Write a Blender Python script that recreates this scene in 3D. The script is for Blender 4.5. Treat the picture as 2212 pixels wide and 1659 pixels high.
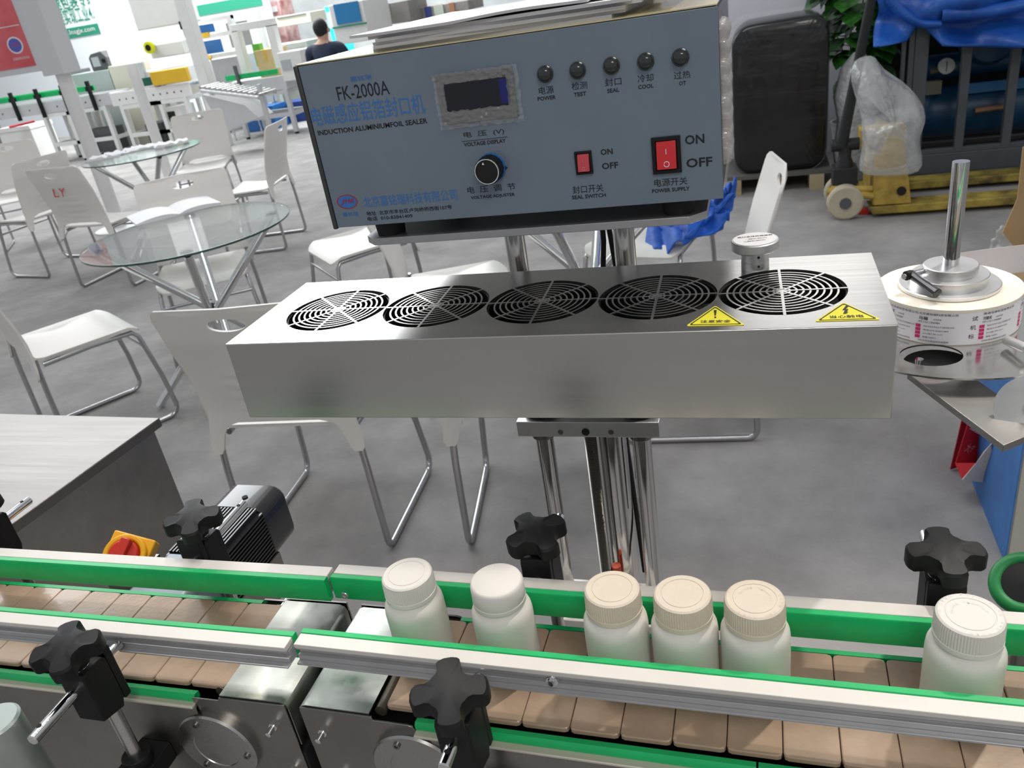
import bpy, bmesh, math, random
from mathutils import Vector, Matrix, Euler
from mathutils.geometry import delaunay_2d_cdt
random.seed(7)
PI=math.pi
for o in list(bpy.data.objects): bpy.data.objects.remove(o)
SC=bpy.context.scene
COL=SC.collection
# ---------------------------------------------------------------- camera
PITCH,ROLL,YAW,FPX,HC=26.301,-9.401,19.257,1734.4,1.5
def _basis():
    p=math.radians(PITCH); r=math.radians(ROLL); y=math.radians(YAW)
    fwd=Vector((0,math.cos(p),-math.sin(p))); rt=Vector((1,0,0)); up=rt.cross(fwd)
    R=math.cos(r)*rt+math.sin(r)*up; U=-math.sin(r)*rt+math.cos(r)*up
    M=Matrix.Rotation(y,3,'Z')
    return M@R,M@U,M@fwd
CR,CU,CF=_basis()
def at(u,v,x=None,y=None,z=None):
    """point of the place seen at pixel (u,v) that lies in the plane x=, y= or z="""
    d=CF+(u-1106.)/FPX*CR-(v-829.5)/FPX*CU
    t=(x/d.x) if x is not None else (y/d.y) if y is not None else (z-HC)/d.z
    return Vector((d.x*t,d.y*t,HC+d.z*t))
cam=bpy.data.cameras.new('camera'); camo=bpy.data.objects.new('camera',cam); COL.objects.link(camo)
cam.sensor_width=36; cam.lens=FPX*36/2212; cam.clip_start=.02; cam.clip_end=100
camo.matrix_world=Matrix(((CR.x,CU.x,-CF.x,0),(CR.y,CU.y,-CF.y,0),(CR.z,CU.z,-CF.z,HC),(0,0,0,1)))
cam.dof.use_dof=True; cam.dof.focus_distance=.74; cam.dof.aperture_fstop=18
SC.camera=camo
# ---------------------------------------------------------------- world, lights, exposure
w=bpy.data.worlds.new('hall'); SC.world=w; w.use_nodes=True
bg=w.node_tree.nodes['Background']; bg.inputs[0].default_value=(.93,.96,1,1); bg.inputs[1].default_value=.43
def spot(name,loc,tgt,power,color,size=.08,angle=70):
    l=bpy.data.lights.new(name,'SPOT'); l.energy=power; l.color=color; l.shadow_soft_size=size; l.spot_size=math.radians(angle); l.spot_blend=.35
    o=bpy.data.objects.new(name,l); COL.objects.link(o); o.location=loc
    o.rotation_euler=(Vector(tgt)-Vector(loc)).to_track_quat('-Z','Y').to_euler(); return o
def area(name,loc,tgt,power,color,sx,sy):
    l=bpy.data.lights.new(name,'AREA'); l.shape='RECTANGLE'; l.size=sx; l.size_y=sy; l.energy=power; l.color=color
    o=bpy.data.objects.new(name,l); COL.objects.link(o); o.location=loc
    o.rotation_euler=(Vector(tgt)-Vector(loc)).to_track_quat('-Z','Y').to_euler(); return o
spot('track_and_fill_spot',(-1.35,2.95,4.3),(-.2,.45,1.0),92,(1,.91,.80),.05,44)
spot('track_and_fill_spot',(.85,1.75,4.3),(-.1,.45,1.0),78,(1,.88,.77),.06,46)
spot('track_and_fill_spot',(1.25,2.25,4.3),(.27,1.03,1.06),250,(1,.94,.86),.06,26)  # fill spot added to brighten the label roll
spot('track_and_fill_spot',(-1.15,1.70,4.3),(-.3,.45,1.0),44,(1,.88,.76),.06,50)
area('hall_and_fill_lamp',(-9,15.5,6.4),(0,.6,1.2),150,(.97,.98,1),9,2.6)  # unseen panel added so the head top reflects bright at its left
area('hall_and_fill_lamp',(.75,13,5.6),(0,.6,1.2),42,(1,.98,.95),2.4,1.5)  # unseen panel added for the white streak mirrored on the head's right end
area('hall_and_fill_lamp',(-8.5,10.5,6.2),(-6,7.5,0),900,(.95,.98,1),10,5)
area('hall_and_fill_lamp',(-1.6,2.6,5.6),(-1.6,2.6,0),80,(.97,.98,1),3,1.5)
area('hall_and_fill_lamp',(-9,13,5),(-9,15,1),650,(.97,1,.98),6,2)
area('hall_and_fill_lamp',(1.5,-2.5,5),(0,.5,1),68,(1,.95,.88),2,1)
SC.view_settings.view_transform='Standard'; SC.view_settings.look='None'
SC.view_settings.exposure=0.0; SC.view_settings.gamma=1; SC.view_settings.use_curve_mapping=False
# ---------------------------------------------------------------- materials
MC={}
def mat(name,color,rough=.5,metal=0,spec=.5,coat=0,noise=None,bump=None,alpha=None,trans=0,emit=None,stretch=None,rnoise=None,sss=0,ior=1.45):
    if name in MC: return MC[name]
    m=bpy.data.materials.new(name); m.use_nodes=True; n=m.node_tree.nodes; L=m.node_tree.links
    b=n['Principled BSDF']; c=(*color,1) if len(color)==3 else color
    b.inputs['Base Color'].default_value=c; b.inputs['Roughness'].default_value=rough; b.inputs['Metallic'].default_value=metal
    b.inputs['Specular IOR Level'].default_value=spec; b.inputs['Coat Weight'].default_value=coat; b.inputs['IOR'].default_value=ior
    b.inputs['Transmission Weight'].default_value=trans
    if sss: b.inputs['Subsurface Weight'].default_value=sss; b.inputs['Subsurface Radius'].default_value=(.01,.01,.01)
    if alpha is not None: b.inputs['Alpha'].default_value=alpha
    if emit: b.inputs['Emission Color'].default_value=(*emit[:3],1); b.inputs['Emission Strength'].default_value=emit[3]
    tc=None
    def coord(scale):
        nonlocal tc
        if tc is None: tc=n.new('ShaderNodeTexCoord')
        mp=n.new('ShaderNodeMapping'); L.new(tc.outputs['Object'],mp.inputs[0]); mp.inputs['Scale'].default_value=scale if isinstance(scale,tuple) else (scale,)*3
        return mp.outputs[0]
    st=stretch or (1,1,1)
    if noise: # (scale, amount, [second color])
        nz=n.new('ShaderNodeTexNoise'); L.new(coord(tuple(noise[0]*s for s in st)),nz.inputs[0]); nz.inputs['Scale'].default_value=1; nz.inputs['Detail'].default_value=6; nz.inputs['Roughness'].default_value=.62
        cr=n.new('ShaderNodeValToRGB'); cr.color_ramp.elements[0].position=.32; cr.color_ramp.elements[1].position=.68
        c2=noise[2] if len(noise)>2 else tuple(min(1,x*(1+noise[1])) for x in c[:3]); c1=tuple(x*(1-noise[1]) for x in c[:3])
        cr.color_ramp.elements[0].color=(*c1,1); cr.color_ramp.elements[1].color=(*c2,1)
        L.new(nz.outputs['Fac'],cr.inputs[0]); L.new(cr.outputs[0],b.inputs['Base Color'])
    if rnoise:
        nz=n.new('ShaderNodeTexNoise'); L.new(coord(tuple(rnoise[0]*s for s in st)),nz.inputs[0]); nz.inputs['Scale'].default_value=1; nz.inputs['Detail'].default_value=4
        mr=n.new('ShaderNodeMapRange'); mr.inputs['To Min'].default_value=max(.02,rough-rnoise[1]); mr.inputs['To Max'].default_value=rough+rnoise[1]
        mr.inputs['From Min'].default_value=.3; mr.inputs['From Max'].default_value=.7
        L.new(nz.outputs['Fac'],mr.inputs[0]); L.new(mr.outputs[0],b.inputs['Roughness'])
    if bump: # (scale, strength, distance)
        nz=n.new('ShaderNodeTexNoise'); L.new(coord(tuple(bump[0]*s for s in st)),nz.inputs[0]); nz.inputs['Scale'].default_value=1; nz.inputs['Detail'].default_value=3
        bp=n.new('ShaderNodeBump'); bp.inputs['Strength'].default_value=bump[1]; bp.inputs['Distance'].default_value=bump[2]
        L.new(nz.outputs['Fac'],bp.inputs['Height']); L.new(bp.outputs[0],b.inputs['Normal'])
    MC[name]=m; return m
brush=mat('brushed steel',(.56,.55,.53),.25,1,noise=(170,.018),rnoise=(220,.02),bump=(700,.02,.0003),stretch=(.02,1,1))
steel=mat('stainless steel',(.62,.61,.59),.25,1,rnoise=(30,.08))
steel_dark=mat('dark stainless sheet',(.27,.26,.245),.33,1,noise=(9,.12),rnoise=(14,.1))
chrome=mat('chrome',(.75,.75,.76),.07,1)
satin=mat('satin chrome',(.62,.62,.62),.14,1)
chair_tube=mat('chair tube chrome',(.48,.48,.49),.22,1)
alu=mat('aluminium',(.72,.72,.72),.38,1,noise=(30,.05))
alu_white=mat('white anodised aluminium',(.66,.63,.585),.5,.1,noise=(25,.03))
alu_gray=mat('grey aluminium profile',(.48,.48,.49),.4,.55,noise=(30,.06))
black_pl=mat('black plastic',(.009,.009,.010),.48,spec=.3,noise=(40,.2))
black_soft=mat('black rubber',(.01,.01,.01),.75)
green=mat('green guide plastic',(.005,.45,.13),.38,noise=(18,.12),coat=.1)
tile_m=mat('tan chain plastic',(.42,.295,.21),.22,noise=(30,.12),bump=(300,.15,.0005),coat=.25,rnoise=(20,.06))
cream=mat('cream flange',(.60,.55,.47),.4,.3)
white_pl=mat('white plastic',(.72,.69,.64),.42,sss=.12)
cap_w=mat('white cap plastic',(.72,.69,.64),.5)
cap_c=mat('cream cap plastic',(.68,.60,.49),.5,noise=(120,.03))
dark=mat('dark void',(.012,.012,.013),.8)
panel_m=mat('blue grey panel print',(.150,.190,.240),.24,noise=(14,.06),coat=.3)
casing=mat('dark grey casing',(.045,.047,.05),.4)
ink=mat('black ink',(.012,.012,.018),.5)
ink_blue=mat('blue ink',(.04,.17,.50),.5)
ink_red=mat('red ink',(.45,.01,.02),.5)
ink_white=mat('white ink',(.85,.8,.8),.5)
red_sw=mat('red rocker plastic',(.62,.012,.02),.25,coat=.4)
red_sw2=mat('faded red rocker plastic',(.55,.05,.07),.3,coat=.4)
paper=mat('white paper',(.82,.82,.84),.6)
paper_g=mat('grey page edges',(.50,.50,.53),.7,noise=(500,.18),stretch=(.01,.01,3))
yellow=mat('sticker yellow',(.72,.66,.03),.45)
chair_w=mat('white chair plastic',(.80,.78,.74),.38,noise=(3,.02))
glass=mat('table glass',(.86,.95,.92),.03,trans=.9,alpha=.55,ior=1.45)
carpet=mat('grey carpet',(.315,.303,.297),.95,noise=(3.2,.20),bump=(160,.5,.004))
clear=mat('clear plastic',(.95,.95,.96),.12,trans=.85,alpha=.35,bump=(90,.6,.004))
# ---------------------------------------------------------------- mesh builder
class MB:
    def __init__(s): s.v=[]; s.f=[]; s.m=[]; s.ms=[]
    def _mi(s,m):
        if m not in s.ms: s.ms.append(m)
        return s.ms.index(m)
    def add(s,vs,fs,m=None):
        b=len(s.v); s.v+= [Vector(x) for x in vs]; mi=s._mi(m)
        for f in fs: s.f.append(tuple(b+i for i in f)); s.m.append(mi)
        return s
    def box(s,a,b,m=None,M=None):
        a=Vector(a);b=Vector(b)
        vs=[Vector((x,y,z)) for z in (a.z,b.z) for y in (a.y,b.y) for x in (a.x,b.x)]
        if M: vs=[M@v for v in vs]
        return s.add(vs,[(0,2,3,1),(4,5,7,6),(0,1,5,4),(2,6,7,3),(0,4,6,2),(1,3,7,5)],m)
    def cbox(s,c,d,m=None,M=None):
        c=Vector(c);d=Vector(d)/2; return s.box(c-d,c+d,m,M)
    def prism(s,poly,axis,lo,hi,m=None):
        """poly in the plane normal to axis; axis 'z': (x,y); 'y': (x,z); 'x': (y,z)"""
        n=len(poly); P=lambda p,h:{'z':(p[0],p[1],h),'y':(p[0],h,p[1]),'x':(h,p[0],p[1])}[axis]
        vs=[P(p,lo) for p in poly]+[P(p,hi) for p in poly]
        return s.add(vs,[tuple(range(n))[::-1],tuple(range(n,2*n))]+[(i,(i+1)%n,n+(i+1)%n,n+i) for i in range(n)],m)
    def lathe(s,prof,c=(0,0,0),axis=(0,0,1),n=32,m=None,rib=0,ribs=0,rz=(0,0)):
        c=Vector(c); q=Vector((0,0,1)).rotation_difference(Vector(axis).normalized()).to_matrix()
        vs=[];fs=[]
        for r,z in prof:
            for i in range(n):
                a=2*PI*i/n; rr=r
                if ribs and rz[0]<=z<=rz[1]: rr=r-(rib if i%2 else 0)
                vs.append(c+q@Vector((rr*math.cos(a),rr*math.sin(a),z)))
        for j in range(len(prof)-1):
            for i in range(n): fs.append((j*n+i,j*n+(i+1)%n,(j+1)*n+(i+1)%n,(j+1)*n+i))
        if prof[0][0]>1e-6: fs.append(tuple(range(n))[::-1])
        if prof[-1][0]>1e-6: fs.append(tuple((len(prof)-1)*n+i for i in range(n)))
        return s.add(vs,fs,m)
    def cyl(s,a,b,r,n=20,m=None,r2=None):
        a=Vector(a);b=Vector(b);d=b-a
        return s.lathe([(r,0),(r if r2 is None else r2,d.length)],a,d,n,m)
    def tube(s,pts,r,n=10,m=None,closed=False):
        pts=[Vector(p) for p in pts]; rs=r if isinstance(r,(list,tuple)) else [r]*len(pts); N=len(pts); vs=[];fs=[]
        t0=(pts[1]-pts[0]).normalized(); up=Vector((0,0,1)) if abs(t0.z)<.9 else Vector((1,0,0)); u=t0.cross(up).normalized()
        for i,p in enumerate(pts):
            t=(pts[min(i+1,N-1)]-pts[max(i-1,0)]).normalized(); u=(u-t*u.dot(t)).normalized(); w_=t.cross(u)
            for k in range(n):
                a=2*PI*k/n; vs.append(p+(u*math.cos(a)+w_*math.sin(a))*rs[i])
        for i in range(N-1):
            for k in range(n): fs.append((i*n+k,i*n+(k+1)%n,(i+1)*n+(k+1)%n,(i+1)*n+k))
        fs.append(tuple(range(n))[::-1]); fs.append(tuple((N-1)*n+k for k in range(n)))
        return s.add(vs,fs,m)
    def sheet(s,outer,holes,fn,th,step=None,m=None,mside=None):
        """flat outline with holes, mapped by fn(x,y,k) with k=0 top, k=1 bottom"""
        pts=[];edges=[];loops=[]
        for lp in [outer]+list(holes):
            b=len(pts); pts+= [Vector(p) for p in lp]; n=len(lp); edges+=[(b+i,b+(i+1)%n) for i in range(n)]; loops.append((b,n))
        def inside(p,lp):
            c=False;n=len(lp)
            for i in range(n):
                x1,y1=lp[i];x2,y2=lp[(i+1)%n]
                if (y1>p[1])!=(y2>p[1]) and p[0]<(x2-x1)*(p[1]-y1)/(y2-y1)+x1: c=not c
            return c
        if step:
            xs=[p[0] for p in outer];ys=[p[1] for p in outer]; x=min(xs)+step*.5
            while x<max(xs):
                y=min(ys)+step*.5
                while y<max(ys):
                    if inside((x,y),outer) and not any(inside((x,y),h) for h in holes): pts.append(Vector((x,y)))
                    y+=step
                x+=step
        r=delaunay_2d_cdt([Vector((p[0],p[1])) for p in pts],edges,[],0,1e-7)
        V=[(v.x,v.y) for v in r[0]]; T=[]
        for t in r[2]:
            c=(sum(V[i][0] for i in t)/3,sum(V[i][1] for i in t)/3)
            if inside(c,outer) and not any(inside(c,h) for h in holes): T.append(tuple(t))
        n=len(V); vs=[fn(x,y,0) for x,y in V]+[fn(x,y,1) for x,y in V]
        s.add(vs,T+[tuple(n+i for i in t[::-1]) for t in T],m)
        ec={}
        for t in T:
            for i in range(3):
                e=(t[i],t[(i+1)%3]); k=tuple(sorted(e)); ec.setdefault(k,[]).append(e)
        side=[(e[0][1],e[0][0],n+e[0][0],n+e[0][1]) for e in ec.values() if len(e)==1]
        b=len(s.v)-2*n; mi=s._mi(mside or m)
        for f in side: s.f.append(tuple(b+i for i in f)); s.m.append(mi)
        return s
    def build(s,name,m=None,parent=None,ang=35,bevel=0,seg=2,M=None):
        off=Vector(ROOT.get(parent.name,(0,0,0))) if parent else Vector((0,0,0))
        me=bpy.data.meshes.new(name); vs=[(M@v if M else v)-off for v in s.v]
        me.from_pydata(vs,[],s.f)
        for mm in s.ms: me.materials.append(mm or m)
        me.polygons.foreach_set('material_index',s.m); me.validate(); me.update()
        bm=bmesh.new(); bm.from_mesh(me); bmesh.ops.recalc_face_normals(bm,faces=bm.faces); bm.to_mesh(me); bm.free()
        if ang:
            me.polygons.foreach_set('use_smooth',[True]*len(me.polygons)); me.set_sharp_from_angle(angle=math.radians(ang))
        o=bpy.data.objects.new(name,me); COL.objects.link(o)
        if parent: o.parent=parent; ROOT[o.name]=tuple(off)
        else: ROOT[o.name]=(0,0,0)
        if bevel:
            bv=o.modifiers.new('bevel','BEVEL'); bv.width=bevel; bv.segments=seg; bv.limit_method='ANGLE'; bv.angle_limit=math.radians(40)
        return o
ROOT={}
def tag(o,label,cat,group=None,kind=None):
    if label: o['label']=label
    if cat: o['category']=cat
    if group: o['group']=group
    if kind: o['kind']=kind
    return o
def thing(name,loc,label=None,cat=None,group=None,rz=0):
    o=bpy.data.objects.new(name,None); COL.objects.link(o); o.location=loc; o.rotation_euler=(0,0,rz); o.empty_display_size=.05
    ROOT[o.name]=tuple(loc) if rz==0 else (0,0,0)
    return tag(o,label,cat,group)
def local(name,loc,label=None,cat=None,group=None,rz=0):
    o=thing(name,loc,label,cat,group,rz); ROOT[o.name]=(0,0,0); return o
def struct(o): o['kind']='structure'; return o
def dup(o,parent=None):
    c=o.copy(); COL.objects.link(c); c.parent=parent
    for ch in list(o.children): dup(ch,c)
    return c
def setloc(o,loc,rz=0): o.location=loc; o.rotation_euler=(0,0,rz); return o
def circ(cx,cy,r,n=32,ry=None): return [(cx+r*math.cos(2*PI*i/n),cy+(ry or r)*math.sin(2*PI*i/n)) for i in range(n)]
def text(name,s,p0,p1,h,normal,m,parent,bold=0.0,th=.0002,shear=0):
    """flat lettering from point p0 to p1 (baseline), letter height h"""
    cu=bpy.data.curves.new(name,'FONT'); cu.body=s; cu.size=1; cu.offset=bold; cu.shear=shear; cu.resolution_u=2
    to=bpy.data.objects.new(name+'_curve',cu); COL.objects.link(to)
    dg=bpy.context.evaluated_depsgraph_get(); me=bpy.data.meshes.new_from_object(to.evaluated_get(dg)); bpy.data.objects.remove(to); bpy.data.curves.remove(cu)
    if not me.vertices: return None
    xs=[v.co.x for v in me.vertices]; ys=[v.co.y for v in me.vertices]
    x0,x1,y0,y1=min(xs),max(xs),min(0,min(ys)),max(ys)
    y0=min(ys)
    X=(Vector(p1)-Vector(p0)); W=X.length; X=X/W; N=Vector(normal).normalized(); Y=N.cross(X)
    off=Vector(ROOT.get(parent.name,(0,0,0)))
    for v in me.vertices:
        v.co=Vector(p0)+X*((v.co.x-x0)/(x1-x0)*W)+Y*((v.co.y-y0)/(y1-y0)*h)+N*th-off
    me.materials.clear(); me.materials.append(m)
    o=bpy.data.objects.new(name,me); COL.objects.link(o); o.parent=parent; ROOT[o.name]=tuple(off); return o
# ================================================================ floor
fl=MB(); fl.box((-22,-4,-.1),(8,18,0)); struct(fl.build('floor',carpet,ang=0))
# ================================================================ induction sealer (coil head on its stand)
HX0,HX1,HY0,HY1,HZ0,HZ1=-.4666,.0934,.5702,.7264,1.1684,1.2454
seal=thing('induction_sealer',(-.19,.77,0),'long brushed steel sealing head with five round fan grilles on chrome posts','machine')
FX=[-.3878,-.2862,-.1846,-.0834,.0172]; FY=.6450
g=.0016
h=MB(); h.box((HX0,HY0,HZ0),(HX1,HY0+g,HZ1-.0002)); h.build('front_cover',brush,seal,bevel=.0007)
h=MB(); h.box((HX0,HY1-g,HZ0),(HX1,HY1,HZ1-g)); h.box((HX0,HY0+g,HZ0),(HX0+g,HY1-g,HZ1-g)); h.box((HX1-g,HY0+g,HZ0),(HX1,HY1-g,HZ1-g)); h.box((HX0+g,HY0+g,HZ0),(HX1-g,HY1-g,HZ0+g)); h.build('head_housing',brush,seal)
holes=[circ(x,FY,.0500,56) for x in FX]
h=MB(); h.sheet([(HX0,HY0+.0004),(HX1,HY0+.0004),(HX1,HY1),(HX0,HY1)],holes,lambda x,y,k:(x,y,HZ1-(g if k else 0)),g); h.build('top_cover',brush,seal)
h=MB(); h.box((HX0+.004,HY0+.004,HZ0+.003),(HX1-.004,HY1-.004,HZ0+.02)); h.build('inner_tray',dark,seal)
def ring(mb,cx,cy,r0,r1,z0,z1,n=56):
    vs=[(cx+r*math.cos(2*PI*i/n),cy+r*math.sin(2*PI*i/n),z) for z in (z0,z1) for r in (r0,r1) for i in range(n)]
    fs=[]
    for i in range(n):
        j=(i+1)%n; fs+=[(2*n+i,2*n+j,3*n+j,3*n+i),(i,n+i,n+j,j),(n+i,3*n+i,3*n+j,n+j),(i,j,2*n+j,2*n+i)]
    mb.add(vs,fs)
for k,x in enumerate(FX):
    gd=MB(); rr=.0058
    while rr<.047: ring(gd,x,FY,rr,rr+.0016,HZ1-.0014,HZ1-.0001,48); rr+=.0052
    gd.lathe([(.0045,HZ1-.0014),(.0045,HZ1-.0001)],(x,FY,0),n=20)
    for i in range(8):
        a=PI/4*i+.02; d=Vector((math.cos(a),math.sin(a),0)); q=Vector((-d.y,d.x,0))*.0011; c=Vector((x,FY,HZ1-.0013))
        a0=c+d*.003; a1=c+d*.0506
        gd.add([a0-q,a1-q,a1+q,a0+q,a0-q+Vector((0,0,.0014)),a1-q+Vector((0,0,.0014)),a1+q+Vector((0,0,.0014)),a0+q+Vector((0,0,.0014))],[(3,2,1,0),(4,5,6,7),(0,1,5,4),(1,2,6,5),(2,3,7,6),(3,0,4,7)])
    gp=gd.build('fan_grille',brush,seal,ang=20)
    fn=MB(); fn.lathe([(.019,0),(.019,.016),(.017,.019),(0,.019)],(x,FY,HZ1-.030),n=24)
    for b in range(7):
        a=b*2*PI/7; vs=[]
        for rr2 in (.017,.046):
            for t,zz in ((-.16,.004),(.16,.017)):
                aa=a+t*(1 if rr2<.03 else 1.6); vs.append((x+rr2*math.cos(aa),FY+rr2*math.sin(aa),HZ1-.030+zz))
        fn.add(vs,[(0,1,3,2)])
    fn.build('fan_rotor',black_pl,gp)
    fr=MB(); ring(fr,x,FY,.0485,.0500,HZ1-.035,HZ1-.002,40); fr.build('fan_frame',black_pl,gp)
# stickers
def sticker(nm,a,b,c,txt,bolt):
    a,b,c=[Vector((*p,HZ1+.0002)) for p in (a,b,c)]; ce=(a+b+c)/3
    def tri(s_,dz): return [ce+(p-ce)*s_+Vector((0,0,dz)) for p in (a,b,c)]
    def rounded(s_,dz):
        t=tri(s_,0); out=[]
        for i in range(3):
            p=t[i];q=t[(i-1)%3];r=t[(i+1)%3]
            u=(q-p).normalized();v_=(r-p).normalized(); L=.0028*s_
            for k in range(5):
                f=k/4; out.append(p+u*L*(1-f)**2+v_*L*f**2+Vector((0,0,dz)))
        return out
    m=MB(); top=rounded(1,.0002); n=len(top); m.add(top+[p-Vector((0,0,.0003)) for p in top],[tuple(range(n))]+[(i,(i+1)%n,n+(i+1)%n,n+i) for i in range(n)]); o=m.build(nm,yellow,seal,ang=0)
    m=MB(); A=rounded(.90,.0004);B_=rounded(.82,.0004); m.add(A+B_,[(i,(i+1)%n,n+(i+1)%n,n+i) for i in range(n)]); m.build('black_border',ink,o,ang=0)
    p=a+(b-a)*.24+(c-(a+b)/2)*.12; q=a+(b-a)*.76+(c-(a+b)/2)*.12
    text('lettering',txt,p,q,.0052,(0,0,1),ink,o,.01,.0005)
    mid=(a+b)/2; up=(c-mid); e=(b-a)
    m=MB()
    if bolt: P=[(.03,.85),(-.05,.58),(.0,.60),(-.05,.36),(.0,.40),(-.01,.33),(.045,.46),(.02,.45),(.06,.64),(.01,.62),(.08,.83)]; P=[(x*.9,y*.92) for x,y in P]; m.add([mid+e*x+up*y+Vector((0,0,.0006)) for x,y in P],[tuple(range(len(P)))])
    else:
        P=[(-.025,.74),(.025,.74),(.01,.46),(-.01,.46)]; m.add([mid+e*x+up*y+Vector((0,0,.0006)) for x,y in P],[(0,1,2,3)])
        m.add([mid+e*.018*math.cos(t)+up*(.38+.035*math.sin(t))+Vector((0,0,.0006)) for t in [i*PI/5 for i in range(10)]],[tuple(range(10))])
    m.build('hazard_symbol',ink,o,ang=0)
sticker('warning_sticker',(-.0545,.5790),(-.0105,.5775),(-.0341,.6180),'注意安全',False)
sticker('warning_sticker',(.0385,.5800),(.0835,.5800),(.0612,.6150),'当心触电',True)
# height knob
kx,ky=-.0035,.7045
m=MB(); m.lathe([(.0118,0),(.0118,.0066),(.0112,.0070),(.0112,.0074),(.0118,.0078),(.0118,.0175)],(kx,ky,HZ1),n=36); ko=m.build('knob_collar',alu,seal)
m=MB()
for zz in (.0042,.0125):
    m.cyl((kx+.003,ky-.0119,HZ1+zz),(kx+.003,ky-.0105,HZ1+zz),.0011,10)
m.build('grub_screw',dark,ko)
m=MB(); m.lathe([(.0185,0),(.0203,.0015),(.0203,.0082),(.0193,.0090),(0,.0090)],(kx,ky,HZ1+.0165),n=48); kd=m.build('adjusting_knob',alu,seal)
m=MB(); m.lathe([(.0182,0),(.0182,.0003),(0,.0003)],(kx,ky,HZ1+.0256),n=40); lab=m.build('paper_label',paper,kd)
zt=HZ1+.0260
for s_,x0,x1,dy,hh in (('瓶口直径转换旋钮',-.0145,.0150,.0048,.0036),('一档20-40mm',-.008,.010,-.0012,.0028),('二档40-60mm',-.009,.009,-.0072,.0028)):
    text('lettering',s_,(kx+x0,ky+dy-.0015,zt),(kx+x1,ky+dy+.0015,zt),hh,(0,0,1),ink,lab,.01)
# posts, screw, column, block
PY=.76; PX1,PX2=-.2372,-.1262; ZP=1.294
for px in (PX1,PX2):
    m=MB(); m.cyl((px,PY,.8125),(px,PY,ZP),.0104,28); m.build('guide_post',satin,seal)
m=MB(); m.box((-.262,.742,1.0445),(-.1035,.80,1.0635)); blk=m.build('slide_block',alu,seal,bevel=.0006)
for u in (1211,1265,1320):
    p=at(u,933,y=.742); m=MB(); m.cyl((p.x,.7425,p.z),(p.x,.7412,p.z),.0031 if u!=1265 else .0044,14); m.build('block_screw',dark if u==1265 else steel_dark,blk)
for px in (PX1,PX2):
    m=MB(); m.lathe([(.0125,0),(.0135,.001),(.0135,.009)],(px,PY,1.0355),n=28); m.build('bearing_collar',steel_dark,seal); m=MB(); m.lathe([(.021,0),(.021,.006),(.0125,.006)],(px,PY+.008,1.0635),n=30); m.build('rubber_pad',black_pl,seal)
# arms joining the head to the block
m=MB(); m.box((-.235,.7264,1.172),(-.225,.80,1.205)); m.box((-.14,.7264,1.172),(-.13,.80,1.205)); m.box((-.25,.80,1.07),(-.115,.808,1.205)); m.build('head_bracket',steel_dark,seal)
sx=at(1286,1000,y=.775).x
m=MB(); pts=[]; N=2200
m.cyl((sx,.765,.8125),(sx,.765,1.05),.0058,16)
z=.835
while z<1.044: m.lathe([(.0057,0),(.0071,.0008),(.0057,.0016)],(sx,.765,z),n=16); z+=.0021
m.build('lead_screw',steel_dark,seal)
cx=at(1327,1000,y=.80).x
m=MB(); m.cyl((cx,.798,.08),(cx,.798,1.05),.0172,32); m.build('stand_column',satin,seal)
m=MB(); q_=at(1332,1222,y=.772); m.cyl((q_.x,.768,.8125),(q_.x,.768,q_.z+.004),.006,16); m.build('rubber_stop',mat('orange red rubber',(.45,.06,.02),.5),seal)
m=MB(); m.box((-.236,.70,.795),(-.112,.774,.8125)); m.build('base_plate',alu_white,seal,bevel=.001)
m=MB(); m.box((-.20,.71,.06),(-.15,.76,.795)); m.box((-.36,.60,.04),(-.30,1.10,.08)); m.box((-.08,.60,.04),(-.02,1.10,.08)); m.box((-.30,.70,.04),(-.08,.86,.08))
for x in (-.33,-.05):
    for y in (.63,1.07): m.cyl((x-.012,y,.022),(x+.012,y,.022),.022,16,black_soft)
m.build('stand_frame',steel_dark,seal)
# strap / cables behind the posts
p0=at(1304,520,y=.86); p1=at(1303,575,y=.86)
m=MB(); m.tube([p0+Vector((0,0,.03)),p0,p1,p1-Vector((0,.0,.12)),(p1.x+.01,.84,1.0),(p1.x+.03,.775,.83)],.0030,8); m.tube([at(1315,515,y=.86)+Vector((0,0,.03)),at(1330,575,y=.86),(PX2-.012,.80,1.10),(PX2-.0125,.79,1.0),(PX2-.0135,.79,.96),(PX2-.004,.79,.90)],.0030,8); m.build('power_cable',black_soft,seal)
# support plate
m=MB(); PZ0,PZ1=1.2938,1.3008
x0,x1,y0,y1=-.3665,-.0425,.685,.965; c=.012
m.prism([(x0+c,y0),(x1-c*1.2,y0),(x1,y0+c*1.2),(x1,y1),(x0,y1),(x0,y0+c)],'z',PZ0,PZ1); m.build('support_plate',mat('satin steel plate',(.42,.42,.43),.42,.75,noise=(40,.05)),seal,bevel=.0005)
# ================================================================ control box
BX0,BX1,BY0,BY1,BZ0,BZ1=-.3874,-.0277,.675,.955,1.3160,1.4625
cb=thing('control_box',(-.2075,.815,PZ1),'blue grey sealer control box with red switches, lamps and display','control box')
m=MB(); m.box((BX0,BY0+.0015,BZ0),(BX1-.001,BY1,BZ1)); m.build('case',casing,cb,bevel=.0015)
m=MB(); m.box((BX0+.004,BY0,BZ0+.0008),(BX1,BY0+.0015,BZ1-.0008)); fp=m.build('front_panel',panel_m,cb,bevel=.0004)
m=MB(); m.box((BX0-.0008,BY0-.0012,BZ0-.0006),(BX0+.0036,BY0+.02,BZ1)); m.build('edge_trim',casing,cb,bevel=.0012)
m=MB(); m.box((BX0+.001,BY0+.0005,BZ1),(BX1-.0005,BY1,BZ1+.0009)); m.build('cover_film',mat('brass tinted film',(.66,.58,.33),.28,.35,coat=.5),cb)
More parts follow.
